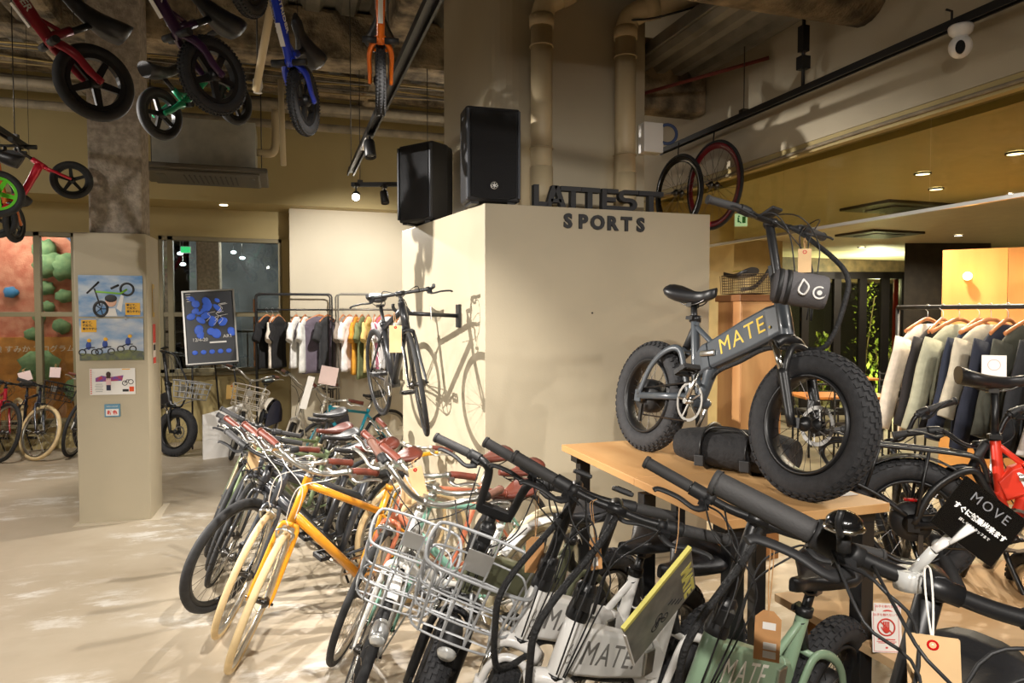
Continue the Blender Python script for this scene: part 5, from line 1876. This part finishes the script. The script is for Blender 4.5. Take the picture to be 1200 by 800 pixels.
items = [(.74, (150, 138, 126), 'taupe T-shirt at the start of the grey rack', 66, .46, .68), (.82, (240, 238, 236), 'white T-shirt next to the taupe one', 60, .46, .7),
         (.90, (226, 160, 54), 'mustard yellow T-shirt under a white sleeve', 72, .46, .74), (.98, (124, 132, 92), 'olive green T-shirt hanging lowest on the grey rack', 68, .46, .8),
         (1.06, (232, 206, 130), 'pale yellow T-shirt next to the olive green one', 70, .46, .72), (1.14, (238, 238, 238), 'thin white T-shirt between yellow and pink', 78, .44, .66),
         (1.22, (214, 120, 148), 'pink T-shirt near the mounted bicycle saddle', 60, .46, .72), (1.32, (240, 238, 236), 'white T-shirt half hidden by the mounted bicycle', 40, .46, .7), (1.43, (96, 98, 110), 'slate grey T-shirt behind the mounted bicycle', 55, .46, .64), (1.5, (236, 232, 224), 'off white T-shirt at the far end of the grey rack', 60, .46, .7)]
for i, (x, c, lab, a, w, h) in enumerate(items):
    garment(lab, 'T-shirt', (x, 9.31, 1.70), rad(a), c, w, h, seed=i + 9, group='T-shirts on the grey rack')
    hanger('wooden hanger holding the ' + ' '.join(lab.split()[:3 if lab.split()[2] == 'T-shirt' or lab.split()[2]=='green' or lab.split()[2]=='yellow' or lab.split()[2]=='grey' or lab.split()[2]=='white' else 2]) + ' ' + 'on the grey rack', (x, 9.31, 1.70), rad(a), BR, LG)

# rail on the cafe side with long-sleeved tops
r = thing('clothes_rack', 'long black clothes rail with wooden hangers in front of the plywood partition', 'clothes rack', (4.28, 4.0, 0))
b = MB().tube([(0, 0, 1.76), (-.02, -2.3, 1.755)], .016, 10)
b.build('hanging_bar', RODM, r)
for y in (-.0, -2.3):
    b = MB().tube([(0, y, .02), (0, y, 1.76)], .014, 8)
    b.tube([(-.25, y, .02), (.25, y, .02)], .016, 8)
    b.build('stand', RODM, r)
tops = [(3.86, (226, 212, 192), 'cream long sleeved top at the courtyard end of the black rail', 0, .76), (3.74, (38, 34, 34), 'black brown top next to the cream one', 4, .72), (3.62, (176, 174, 148), 'sage grey sweatshirt with a dark print', -3, .74),
        (3.48, (34, 40, 56), 'navy long sleeved top beside the sage sweatshirt', 3, .78), (3.40, (190, 180, 158), 'sand coloured top showing between two navy ones', -2, .6), (3.29, (28, 32, 46), 'second navy top, half covering the sand one', 2, .82),
        (3.15, (60, 60, 50), 'dark olive top before the big black one', -3, .7), (3.02, (26, 27, 30), 'big black sweatshirt in the middle of the black rail', 2, .8), (2.86, (206, 200, 194), 'pale grey top past the big black sweatshirt', -2, .78),
        (2.74, (226, 166, 30), 'mustard yellow top beside the pale grey one', 3, .74), (2.62, (196, 190, 190), 'light grey top crossing in front of the mustard one', 0, .6), (2.5, (182, 44, 118), 'magenta top at the photo edge', 2, .72), (2.4, (150, 190, 60), 'lime green top below the magenta one at the photo edge', -2, .86)]
for i, (y, c, lab, a, h) in enumerate(tops):
    garment(lab, 'top', (4.27, y - .12, 1.655), rad(a), c, .47, h, .07, group='tops on the black rail', longs=True, seed=i + 3, name='long_sleeved_top', wrinkle=.016)
    hanger('wooden hanger under the ' + ' '.join(lab.replace(',', '').split()[:3]), (4.27, y - .12, 1.668), rad(a + [0, 12, -8, 5, -14, 9][i % 6]), 1.758, 'wooden hangers on the black rail')

# small standing notices
def notice_board(o, ux, uy, w, h, label, thick=.003, name='notice_card', m=PAPER, cat='sign', group=None):
    return flatpanel(name, label, cat, o, ux, uy, w, h, m, thick, group)
NRED = mat('notice_red', (206, 62, 50), .5)
def no_touch(o, ux, label, kids=True):
    r = notice_board(o, ux, (.0, .12, 1), .10, .148, label)
    b = MB().torus((0, .018, .003), (0, 0, 1), .030, .0028, 30, 6, .3)
    b.box((0, .018, .003), (.058, .005, .002), Matrix.Rotation(rad(-45), 3, 'Z'))
    b.build('no_touch_ring', NRED, r)
    b = MB().ell((.0, .008, .003), (.012, .012, .0015), 10, 6)
    for k in range(4):
        b.box((-.009 + .006 * k, .026, .003), (.004, .026, .0015))
    b.box((-.014, .012, .003), (.004, .016, .0015), Matrix.Rotation(.5, 3, 'Z'))
    b.build('hand_mark', NRED, r)
    text('お手を触れないで', .011, Matrix.Translation((0, .062, .002)), NRED, r, 'print_words', .0003)
    b = MB()
    b.box((0, -.026, .002), (.062, .0035, .001)); b.box((0, -.034, .002), (.07, .002, .001)); b.box((0, -.039, .002), (.06, .002, .001)); b.box((0, -.056, .002), (.008, .006, .001))
    b.box((0, -.07, .002), (.088, .0012, .001)); b.box((-.0445, 0, .002), (.0012, .14, .001)); b.box((.0445, 0, .002), (.0012, .14, .001))
    b.build('print_lines', NRED, r)
    return r
no_touch((2.115, 2.0, .527), (.92, -.39, 0), 'white no touching notice with a red barred hand standing on the low platform')
no_touch((2.19, 2.065, .523), (.92, -.39, 0), 'second no touching notice, mostly hidden behind the first one')
r = notice_board((3.86, 2.94, 1.39), (.75, -.66, 0), (0, .1, 1), .12, .17, 'pale notice card clipped up in front of the black sweatshirt')
b = MB().torus((0, .03, .002), (0, 0, 1), .03, .002, 24, 5, .3)
b.build('print_ring', mat('faint_red', (214, 176, 172), .6), r)
b = MB().box((0, -.1, -.01), (.03, .04, .02)); b.tube([(0, -.1, -.01), (0, -1.39, -.12)], .008, 8)
b.build('clip_stand', LENS, r)
# ------------------------------------------------------------------ bicycles
ROW = 'bicycles leaning in the long row'
# --- main row, far end first
city_bike('khaki green bicycle with black grips at the far end of the long row', (-.50, 5.75, 0), 206, 9, 54, (96, 108, 72), bar='flat', group=ROW, tube=.95, z=0)
city_bike('champagne silver bicycle with a black saddle, second from the far end of the row', (-.50, 5.42, 0), 206, 9, 55, (168, 154, 128), bar='flat', group=ROW, metal=.6, z=0, sad_up=.2)
city_bike('sage green bicycle with black grips and a brown saddle in the row', (-.46, 5.12, 0), 206, 9, 54, (124, 140, 104), bar='flat', sadm=SADR, group=ROW, z=0, gear=False)
city_bike('slim dark grey bicycle with brown grips behind the black mountain bike', (-.43, 4.82, 0), 206, 9, 53, (66, 68, 72), bar='swept', gripm=BRN, barm=ALU, leverm=ALU, group=ROW, z=0)
city_bike('black mountain bike with a thick battery tube and wide black front tyre', (-.37, 4.36, 0), 205, 10, 28, (42, 43, 46), bar='wide', tw=.05, R=.345, tyre=RUB, rimm=BLK, spokem=STEEL, battery=True, disc=True, frame_kind='slope', tube=1.35, group=ROW, z=0)
city_bike('dark grey bicycle with cream tyres and brown grips beside the yellow one', (-.31, 4.06, 0), 204, 9, 52, (58, 62, 68), hl=.2, st=.5, bar='swept', tyre=TAN, gripm=BRN, leverm=ALU, barm=ALU, cablem=WHTC, sadm=SADR, gear=False, frame_kind='slope', tube=1.3, group=ROW, z=0)
city_bike('yellow bicycle with cream tyres and brown grips in the row', (-.225, 3.66, 0), 207, 9, 50, (232, 158, 40), hl=.22, st=.5, bar='swept', tyre=TAN, gripm=BRN, leverm=ALU, barm=ALU, cablem=WHTC, sadm=SADR, gear=False, group=ROW, z=0, frame_kind='slope', tube=1.1)
city_bike('copper orange bicycle with brown saddle behind the baskets', (.27, 3.56, 0), 206, 10, 40, (206, 120, 88), hl=.2, st=.5, bar='swept', gripm=BRN, leverm=ALU, barm=ALU, sadm=SADR, cablem=WHTC, gear=False, group=ROW, z=0)
city_bike('mint green bicycle with dark tyres and a brown saddle behind the white basket bicycle', (.31, 3.2, 0), 205, 10, 44, (136, 184, 164), hl=.2, st=.5, bar='swept', gripm=BRN, leverm=ALU, barm=ALU, sadm=SADR, cablem=WHTC, rear_tyre=CREAMT, gear=False, group=ROW, z=0)
city_bike('white city bicycle with a silver wire basket and white front fender', (.21, 3.0, 0), 205, 10, 52, (228, 226, 220), hl=.22, bar='cruise', gripm=BRND, leverm=ALU, barm=ALU, sadm=SADR, fender=WHT, basket=(.26, .34, .24), light='silver', tw=.042, R=.33, frame_kind='step', group=ROW, z=0, rear_tyre=CREAMT)
fold_bike('khaki folding bicycle with a silver wire basket and tall black twin stem', (.425, 2.68, 0), 205, 9, 46, (92, 94, 72), letters=(60, 60, 50), bar='twin', at='contact', basket=(.28, .38, .26), light=True, z=0, word='', stem_len=.16, loop=False, display=False)
# --- white, white, sage and black fat bikes
fold_bike('white folding fat bike tucked between its white twin and the khaki bicycle', (.78, 2.19, .7), 205, 9, 42, (232, 230, 225), z=0, badge=True, forkm=WHT)
fold_bike('white folding fat bike whose lettering disappears behind a grey booklet', (.80, 1.93, .7), 205, 9, 40, (232, 230, 225), z=0, badge=True, forkm=WHT)
fold_bike('sage green folding fat bike close to the low wooden platform', (1.14, 1.71, .70), 202, 9, 36, (136, 162, 134), letters=(236, 232, 220), z=0)
NEAR = fold_bike('black fat bike nearest the camera with a bell on its wide handlebar', (.932, .786, 1.31), 206, 8, 30, (34, 34, 36), letters=(90, 90, 92), z=0, at='bars', stem_len=.55, loop=False, sad_h=.97, display=False, gr=.0205, grip_len=.15)
# --- bikes on the platforms
fold_bike('dark grey fat bike displayed on the oak table with yellow lettering', (1.80, 3.28, .99), -84.8, 9, 3, (72, 78, 84), letters=(232, 196, 70), at='rear', z=.99, silver_fork=True)
fold_bike('red fat bike with a black rear rack and raised saddle on the low platform', (2.77, 2.49, .45), -38, 4, 4, (222, 56, 34), letters=(230, 230, 230), at='rear', z=.45, rack=True, fender=True, word='MATE BIKE', forkm=BLK, dark_arm=True, sad_h=.97, seat_x=.335)
city_bike('black bicycle with a display on its curved handlebar behind the red fat bike', (3.124, 2.437, 1.266), 250, -13, -6, (34, 34, 36), bar='riser', at='bars', z=0, hl=.27, stem_up=.17, R=.34, tw=.06, knob=True, disc=True, group='black bikes by the cafe rail', st=.36, frame_kind='slope')
city_bike('black bicycle parked under the cream tops with its grip pointing up', (2.97, 2.801, 1.226), 244, -14, -8, (30, 30, 32), bar='riser', at='bars', z=0, hl=.25, stem_up=.15, R=.34, tw=.06, disc=True, group='black bikes by the cafe rail', st=.3, frame_kind='slope', light='black')
# --- bike mounted on the box
city_bike('matt black flat bar bicycle mounted high on the lit side of the beige box', (.80, 4.36, 1.27), 277, -5, -14, (40, 41, 44), bar='bull', R=.335, tw=.03, at='hub', rimm=BLK, spokem=STEEL, gear=False, group='bicycles on display', name='bicycle', kick=False, sad_up=.14, hl=.17, z=None, tube=1.35)
# --- bikes by the window wall
WG = 'bicycles along the window wall'
city_bike('red bicycle with a black tyre standing by the window at the photo edge', (-3.18, 9.52, 0), 296, 8, 16, (176, 26, 44), bar='flat', R=.35, tw=.045, group=WG, z=0)
city_bike('navy bicycle with cream tyres and a dark mesh basket by the window', (-2.83, 9.5, 0), 300, 10, 22, (34, 40, 56), bar='flat', R=.33, tw=.045, tyre=TAN, basket=(.24, .32, .2), basket_m=BLK, group=WG, z=0)
city_bike('white bicycle with brown saddle by the window next to the pillar', (-2.45, 9.62, 0), 250, 8, 12, (226, 226, 224), bar='swept', gripm=BRN, sadm=SADR, leverm=ALU, barm=ALU, R=.34, tw=.04, group=WG, z=0, fork=WHT)
city_bike('black bicycle with a black tyre hidden between the cream tyred one and the white one', (-2.35, 9.95, 0), 262, 8, -10, (34, 36, 40), bar='flat', R=.34, tw=.04, group=WG, z=0)
fold_bike('black fat bike standing behind the pillar under the framed poster', (-1.30, 9.28, 0), 312, 8, 14, (32, 32, 34), letters=(70, 70, 70), at='contact', z=0, group=WG, word='', stem_len=.5, bar='wide', basket=(.3, .4, .2))
CR = (226, 218, 202)
NAVY = mat('navy_panel', (44, 48, 70), .5)
city_bike('cream bicycle with navy wheel guards and a wire basket beyond the long row', (-.62, 8.85, 0), 250, 8, 26, CR, bar='cruise', gripm=BRND, leverm=ALU, barm=ALU, R=.30, tw=.045, frame_kind='step', skirt=NAVY, fender=mat('cream_fender', CR), basket=(.3, .4, .22), basket_m=mat('cream_wire', (214, 206, 192), .4), group='cream bicycles beyond the row', z=0, hl=.2, stem_up=.12)
city_bike('cream bicycle with navy wheel guards and brown grips in front of the clothes rail', (-.06, 7.85, 0), 238, 9, 24, CR, bar='cruise', gripm=BRND, leverm=ALU, barm=ALU, R=.30, tw=.045, frame_kind='step', skirt=NAVY, fender=mat('cream_fender', CR), group='cream bicycles beyond the row', z=0, hl=.2, stem_up=.12)
city_bike('teal bicycle with silver bars squeezed behind the far end of the row', (.15, 7.3, 0), 215, 12, 20, (30, 150, 176), bar='swept', gripm=BRN, leverm=ALU, barm=ALU, sadm=SADB, group='bicycles behind the long row', z=0, gear=False)
city_bike('yellow small wheeled bicycle under the mounted black one', (.55, 5.0, 0), 212, 12, 22, (236, 176, 30), bar='swept', gripm=BRN, leverm=ALU, barm=ALU, sadm=SADR, group='bicycles behind the long row', z=0, gear=False, R=.3)

# --- toddler bikes in the air
kid_bike('dark red balance bike hanging highest at the photo corner, black five spoke wheel', (-.689, 3.134, 2.608), 213 + 0, 27, (150, 24, 44), word='STRIDER')
kid_bike('dark purple balance bike hanging between the red and the blue one', (-.251, 3.013, 2.642), 222, 27, (58, 26, 66), word='STRIDER', knob=True)
kid_bike('bright blue balance bike hanging with its wheel edge turned', (.096, 3.237, 2.643), 246, 30, (24, 60, 200), word='STRIDER', knob=True)
kid_bike('orange balance bike hanging beside the long light track', (.417, 3.135, 2.729), 263, 34, (240, 116, 20), word='STRIDER', knob=True)
kid_bike('small green balance bike hanging further back behind the purple wheel', (-.66, 4.5, 2.86), 48, 22, (24, 140, 96), word=None, wires=((.44, .02),))
kid_bike('red balance bike with grey and red grips hanging in front of the bare concrete', (-1.569, 6.343, 2.766), 12, 34, (200, 24, 50), at='front_hub', word=None, wires=((.44, .0),))
kid_bike('balance bike with a lime green front wheel hanging at the photo edge', (-1.70, 5.21, 2.467), 196, 30, (40, 40, 42), at='rear_hub', rimm=mat('lime_wheel', (96, 196, 40), .4), word=None, wires=((.44, .0),))
kid_bike('black and orange balance bike hanging behind the lime green wheel', (-1.964, 6.35, 2.41), 262, 40, (210, 110, 40), word=None, wires=((.44, .0),))

# ------------------------------------------------------------------ tags, cards and bags hung on the bikes
CR_, CF_ = V((math.cos(YAW), -math.sin(YAW), 0)), V((math.sin(YAW), math.cos(YAW), 0))
def price_tag(label, c, w, h, top=None, m=KRAFT, yaw=0.0, roll=0.0, ring_=False, notch=True, marks=(), group=None, name='price_tag', string=STRING, card=.002, pole=False):
    ux = V(c) - V((0, 0, CAM_H)); ux.z = 0
    ux = V((ux.y, -ux.x, 0)).normalized()
    ux = Matrix.Rotation(rad(yaw), 3, 'Z') @ ux
    M = frame(c, ux, (0, 0, 1)) @ Matrix.Rotation(rad(roll), 4, 'Z')
    r = thing(name, label, 'tag' if name == 'price_tag' else 'card', group=group, mw=M)
    k = w * .3 if notch else .002
    b = MB().prism([(-w / 2, -h / 2), (w / 2, -h / 2), (w / 2, h / 2 - k), (w / 2 - k, h / 2), (-w / 2 + k, h / 2), (-w / 2, h / 2 - k)], (0, 0, 0), (1, 0, 0), (0, 1, 0), card)
    b.build('card', m, r)
    if ring_:
        MB().torus((0, h / 2 - .012, .001), (0, 0, 1), .006, .003, 16, 6, .4).build('eyelet', REDL, r)
    if top is not None:
        Mi = M.inverted()
        e = Mi @ V(top)
        b = MB()
        for s in (-1, 1):
            b.tube(spline([(0, h / 2 - .012, .002), (s * w * .06, h / 2 + (e.y - h / 2) * .4, e.z * .5), (s * .004, e.y - .01, e.z), e], 4), max(.0011, w * .022), 5)
        b.build('string', string, r)
    if pole:
        Mi = M.inverted()
        g = V((c[0], c[1], 0)) + CF_ * .06
        MB().tube([(0, -h * .4, -.006), (0, -h * .5, -.012), Mi @ (g + V((0, 0, .012)))], .006, 8).build('pole', ALU, r)
        MB().cyl(Mi @ g, Mi @ (g + V((0, 0, .014))), .09, 24).build('base', BLK, r)
    for (x, y, a, d) in marks:
        MB().box((x * w, y * h, card * .6), (a * w, d * h, .0006)).build('sticker', PAPER, r)
    return r
price_tag('big pale wood tag with a red eyelet hanging from the black handlebar nearest the camera', (.842, .715, 1.20), .064, .125, (.88, .762, 1.34), PALEC, 4, 3, True, False, string=WHTC, card=.004)
price_tag('kraft tag with three white stickers hanging from the sage bike handlebar', (1.143, 1.44, .90), .062, .128, (1.142, 1.46, 1.14), KRAFT, 0, -2, False, True, ((.05, .2, .5, .14), (.1, -.2, .5, .14), (.1, -.37, .5, .14)))
price_tag('narrow kraft tag with a barcode sticker in front of a black folding stem', (.881, 1.89, .99), .036, .098, (.889, 1.90, 1.15), KRAFT, 20, 4, False, True, ((-.1, -.25, .5, .28),))
price_tag('notched kraft tag hanging over the second white fat bike', (.806, 2.22, .885), .062, .125, (.822, 2.234, 1.10), KRAFT, 0, -3)
price_tag('pale buff tag with a red eyelet hanging above the wire baskets', (.549, 3.0, .975), .062, .14, (.555, 3.02, 1.08), PALEC, 12, 12, True, False)
price_tag('second buff tag overlapped by the one with the red eyelet', (.515, 3.07, .925), .05, .12, (.52, 3.08, 1.03), PALEC, -12, -8, False, False)
price_tag('small buff tag folded over the bars near the far grips', (-.176, 4.34, .855), .07, .11, (-.18, 4.36, .95), PALEC, 20, -12, False, False)
price_tag('buff tag hanging from the seat tube of the mounted black bicycle', (.645, 4.25, 1.56), .075, .165, (.65, 4.3, 1.72), PALEC, 8, 0, True, False)
price_tag('wooden tag with red eyelet hanging from the grey fat bike handlebar', (1.844, 2.143, 1.905), .046, .088, (1.85, 2.15, 1.99), PALEC, 0, 0, True, False, card=.004)
price_tag('yellow buff tag on the cream bicycle basket', (-.60, 8.95, .79), .11, .17, (-.6, 8.97, .9), mat('yellow_buff_card', (226, 186, 110), .8), 0, -4, True, False)
price_tag('pink notice card standing up from the silver bars under the clothes', (.393, 6.69, 1.145), .16, .17, None, PINKP, 6, -12, False, False, name='notice_card', pole=True)
price_tag('slim white card sticking up among the cream handlebars', (.197, 6.54, 1.01), .06, .30, None, PAPER, 10, -16, False, False, name='notice_card', pole=True)
price_tag('pink paper tag on the white bicycle by the window', (-2.62, 9.7, 1.02), .11, .12, (-2.62, 9.72, 1.12), PINKP, 0, -6, False, False)
price_tag('pink paper tag above the dark mesh basket', (-2.9, 9.6, .99), .13, .11, (-2.9, 9.62, 1.08), PINKP, 10, 14, False, False)

# booklet hung on the white fat bike
ux = (CR_ * .76 + V((0, 0, .65)) + CF_ * .45).normalized()
uy = -(CR_ * .24 - V((0, 0, .95)) + CF_ * .78)
M = frame((.935, 1.60, .938), ux, uy)
r = thing('booklet', 'grey booklet with a yellow spine hung over the white fat bikes', 'booklet', mw=M)
MB().box((0, 0, 0), (.275, .215, .008)).build('cover', mat('booklet_grey', (132, 128, 118), .35, col2=(100, 98, 92), vscale=18), r)
MB().box((0, .108, 0), (.277, .014, .011)).build('spine', mat('booklet_yellow', (218, 208, 112), .45), r)
MB().box((-.138, -.02, 0), (.004, .19, .0085)).build('page_edge', PAPER, r)
text('MATE', .058, Matrix.Translation((.105, -.02, .0052)) @ Matrix.Rotation(rad(-90), 4, 'Z'), mat('booklet_yellow', (218, 208, 112), .45), r, 'lettering', .0003, off=.003)
b = MB()
for x, y in ((-.04, -.05), (.0, -.06), (-.02, -.03)):
    b.torus((x, y, .0046), (0, 0, 1), .014, .0022, 18, 5, .2)
b.tube([(-.04, -.05, .005), (-.02, -.03, .005), (.0, -.06, .005)], .0022, 4)
for k in range(4):
    b.box((.03 + .012 * k, -.02 - .018 * k, .0046), (.02, .005, .001))
b.build('print_rider', INK, r)
MB().tube(spline([M.inverted() @ V(p) for p in ((1.03, 1.69, 1.04), (1.045, 1.7, 1.09), (1.06, 1.72, 1.16))], 4), .0014, 5).build('string', STRING, r)

# black plate with the word MOVE clipped to the nearest handlebar
ux = (CR_ * .78 - V((0, 0, .60)) - CF_ * .1).normalized()
M = frame((.955, .745, 1.402), ux, CR_ * .62 + V((0, 0, .78)))
r = thing('card_holder', 'clear card holder with a black MOVE card clipped to the nearest handlebar', 'card holder', mw=M)
MB().box((0, 0, 0), (.105, .085, .002)).build('card', BLKG, r)
MB().box((0, 0, .0022), (.115, .094, .0012)).build('sleeve', glass_mat('clear_sleeve', (240, 240, 240), .04), r)
text('MOVE', .02, Matrix.Translation((.0, .024, .0034)), mat('faint_print', (120, 120, 122), .5), r, 'lettering', .0002, space=1.3)
text('すぐに試乗出来ます', .0098, Matrix.Translation((.0, .0, .0034)), PAPER, r, 'print_words', .0003, off=.0004)
text('詳しくはスタッフまで', .0052, Matrix.Translation((.0, -.013, .0034)), PAPER, r, 'print_words', .0002)
Mi = M.inverted()
b = MB()
b.tube([Mi @ V((.925, .765, 1.375)), Mi @ V((.905, .775, 1.355))], [.012, .009], 10, flat=(1, .5))
b.tube([Mi @ V((.945, .75, 1.395)), Mi @ V((.92, .765, 1.37))], [.016, .011], 10, flat=(1, .4))
b.build('clip', WHT, r)
nb = INFO[NEAR.name]
mw = NEAR.matrix_world @ nb['S']
e = min((mw @ (nb['B'] + V((q.x, -q.y * k, q.z))) for q in nb['half'] for k in (-1, 1)), key=lambda q: (q - V((.89, .80, 1.30))).length)
b = MB().tube([Mi @ V((.905, .775, 1.355)), Mi @ e], .008, 10)
b.tube([Mi @ (e + V((0, 0, .014))), Mi @ (e - V((0, 0, .016)))], .021, 12)
b.build('clip_base', LENS, r)

# bell and lights
r = thing('bicycle_bell', 'small dark bell with a bright rim clamped on the nearest handlebar', 'bell', (.776, .812, 1.385))
MB().ell((0, 0, .012), (.026, .026, .019), 20, 10).build('dome', BLKG, r)
MB().torus((0, 0, .006), (0, 0, 1), .026, .0035, 24, 6).build('rim', CHR, r)
MB().tube([(0, 0, 0), (0, 0, -.03)], .01, 10).build('clamp', BLKP, r)
MB().tube(spline([(-.02, -.015, .0), (-.03, -.02, .02), (-.024, -.02, .038)], 4), .005, 8).build('striker', BLK, r)

# roll bag on the grey fat bike
M = frame((1.845, 2.17, 1.80), (CR_ * .96 - V((0, 0, .18)) - CF_ * .25).normalized(), (0, 0, 1))
r = thing('handlebar_bag', 'grey roll bag with a round white badge on the grey fat bike stem', 'bag', mw=M)
GB = mat('grey_bag_fabric', (92, 90, 92), .8, bump=.2, bscale=160)
MB().lathe([(.02, -.10), (.058, -.095), (.064, -.08), (.065, 0), (.064, .08), (.058, .095), (.02, .10)], (0, 0, 0), (1, 0, 0), 26).build('body', GB, r)
for x in (-.075, -.045):
    MB().lathe([(.067, -.009), (.067, .009)], (x, 0, 0), (1, 0, 0), 26).build('strap', BLKP, r)
MB().tube(spline([(.0, .035, .06), (.02, .01, .078), (.01, -.02, .074), (-.012, -.01, .075), (-.006, .02, .072), (.0, .035, .064)], 4), .004, 6).build('carabiner', WHT, r)
b = MB().torus((.062, -.005, .062), (.1, 0, 1), .021, .0035, 24, 6, .5)
b.lathe([(.009, 0), (.009, .003)], (.062, -.005, .063), (.1, 0, 1), 14)
b.build('badge', WHT, r)

r = thing('bike_wall_mount', 'dark arm fixed to the beige box holding up the mounted black bicycle', 'wall mount', (1.152, 4.72, 1.70))
MB().box((-.002, 0, 0), (.016, .09, .16)).build('plate', BLK, r, .003)
b = MB().tube([(0, 0, .0), (-.42, -.02, .02)], .014, 10)
b.tube(spline([(-.34, -.01, .016), (-.36, -.01, .05), (-.38, -.01, .06)], 3), .012, 8)
b.tube(spline([(-.42, -.02, .02), (-.45, -.02, .05), (-.455, -.02, .08)], 3), .012, 8)
b.build('arm', BLK, r)
MB().box((-.2, -.03, .02), (.004, .03, .09)).build('price_label', PAPER, r)
# ------------------------------------------------------------------ light
def spot(loc, tgt, power, size=60, blend=.5, r=.05, col=(255, 226, 186)):
    l = bpy.data.lights.new('spot', 'SPOT')
    l.energy = power
    l.spot_size = rad(size)
    l.spot_blend = blend
    l.shadow_soft_size = r
    l.color = lin(col)[:3]
    o = bpy.data.objects.new('spot', l)
    COL.objects.link(o)
    o.location = loc
    d = V(tgt) - V(loc)
    o.rotation_euler = d.to_track_quat('-Z', 'Y').to_euler()
    return o
def point(loc, power, r=.1, col=(255, 226, 186)):
    l = bpy.data.lights.new('point', 'POINT')
    l.energy = power
    l.shadow_soft_size = r
    l.color = lin(col)[:3]
    o = bpy.data.objects.new('point', l)
    COL.objects.link(o)
    o.location = loc
    return o
WARM = (255, 248, 239)
spot((-4.3, 4.9, 3.0), (1.0, 4.7, 1.2), 4200, 46, .6, .02, WARM)        # throws the mounted bicycle's shadow on the box
spot((.70, 7.0, 2.86), (.0, 4.6, .3), 620, 100, .6, .03, WARM)           # the lit track lamp
spot((2.7, .9, 3.05), (1.7, 4.0, 1.2), 95, 70, .7, .03, WARM)           # right track
spot((.6, 2.2, 2.95), (.3, 4.0, .6), 640, 80, .7, .03, WARM)             # long track, on the row of bicycles
spot((-.4, -1.0, 3.1), (1.2, 2.0, .8), 820, 80, .7, .04, WARM)           # behind the camera, on the near bikes
spot((.3, -1.5, 3.1), (1.9, 2.8, 1.3), 160, 60, .7, .04, WARM)
spot((-2.5, 7.4, 3.0), (-2.9, 9.6, .6), 420, 90, .7, .03, WARM)          # bikes by the window
spot((.9, 7.6, 2.95), (.9, 9.8, 1.5), 520, 95, .7, .03, WARM)            # clothes and cream wall
spot((-3.6, 2.0, 3.2), (-2.0, 4.6, 0), 560, 110, .8, .05, WARM)          # floor on the left
spot((-5.2, 6.2, 3.0), (-1.2, 5.4, 0), 480, 90, .8, .04, WARM)
spot((2.9, .2, 3.05), (2.7, 2.4, .7), 240, 80, .7, .04, WARM)
spot((3.95, 2.2, 2.74), (4.2, 3.2, 1.2), 110, 100, .7, .04, WARM)        # tops on the cafe rail
for q in ((-3.5, 1.5, 3.3), (1.0, -1.8, 3.3), (-3.2, 7.6, 3.4), (1.9, 7.6, 3.4)):   # unseen fill points, added to brighten the ceiling
    point(q, 42 if q[0] < 0 else 24, .12, WARM)
CAFE = (255, 240, 212)
for p_ in ((4.68, 4.17), (5.35, 4.63), (4.69, 3.46), (8.77, 8.91), (8.72, 7.19), (6.6, 3.2), (6.3, 7.4)):
    spot((p_[0], p_[1], 2.77), (p_[0], p_[1], 0), 330, 160, .8, .05, CAFE)
for q in ((5.725, 4.62, 2.06), (6.05, 4.22, 2.06)):
    point((q[0] - .12, q[1] - .12, q[2]), 4.5, .04, (255, 186, 96))
point((-3.6, 11.6, 3.0), 150, .3, (255, 240, 226))
point((-5.5, 11.5, 2.5), 150, .3, (255, 240, 226))
for q in ((-2.3, 16.8, 2.7), (-.35, 16.3, 2.9), (0, 13, 3.2)):
    point(q, 260, .1, (246, 246, 240))
point((10.2, 9.95, 2.2), 300, .1, (244, 244, 190))
point((10.3, 9.9, .5), 240, .1, (244, 244, 190))
W = bpy.data.worlds.new('world')
SC.world = W
W.use_nodes = True
W.node_tree.nodes['Background'].inputs['Color'].default_value = lin((255, 232, 200))
W.node_tree.nodes['Background'].inputs['Strength'].default_value = 0.0
SC.view_settings.exposure = -0.72
SC.cycles.max_bounces = 8
SC.cycles.diffuse_bounces = 5
SC.cycles.sample_clamp_indirect = 6
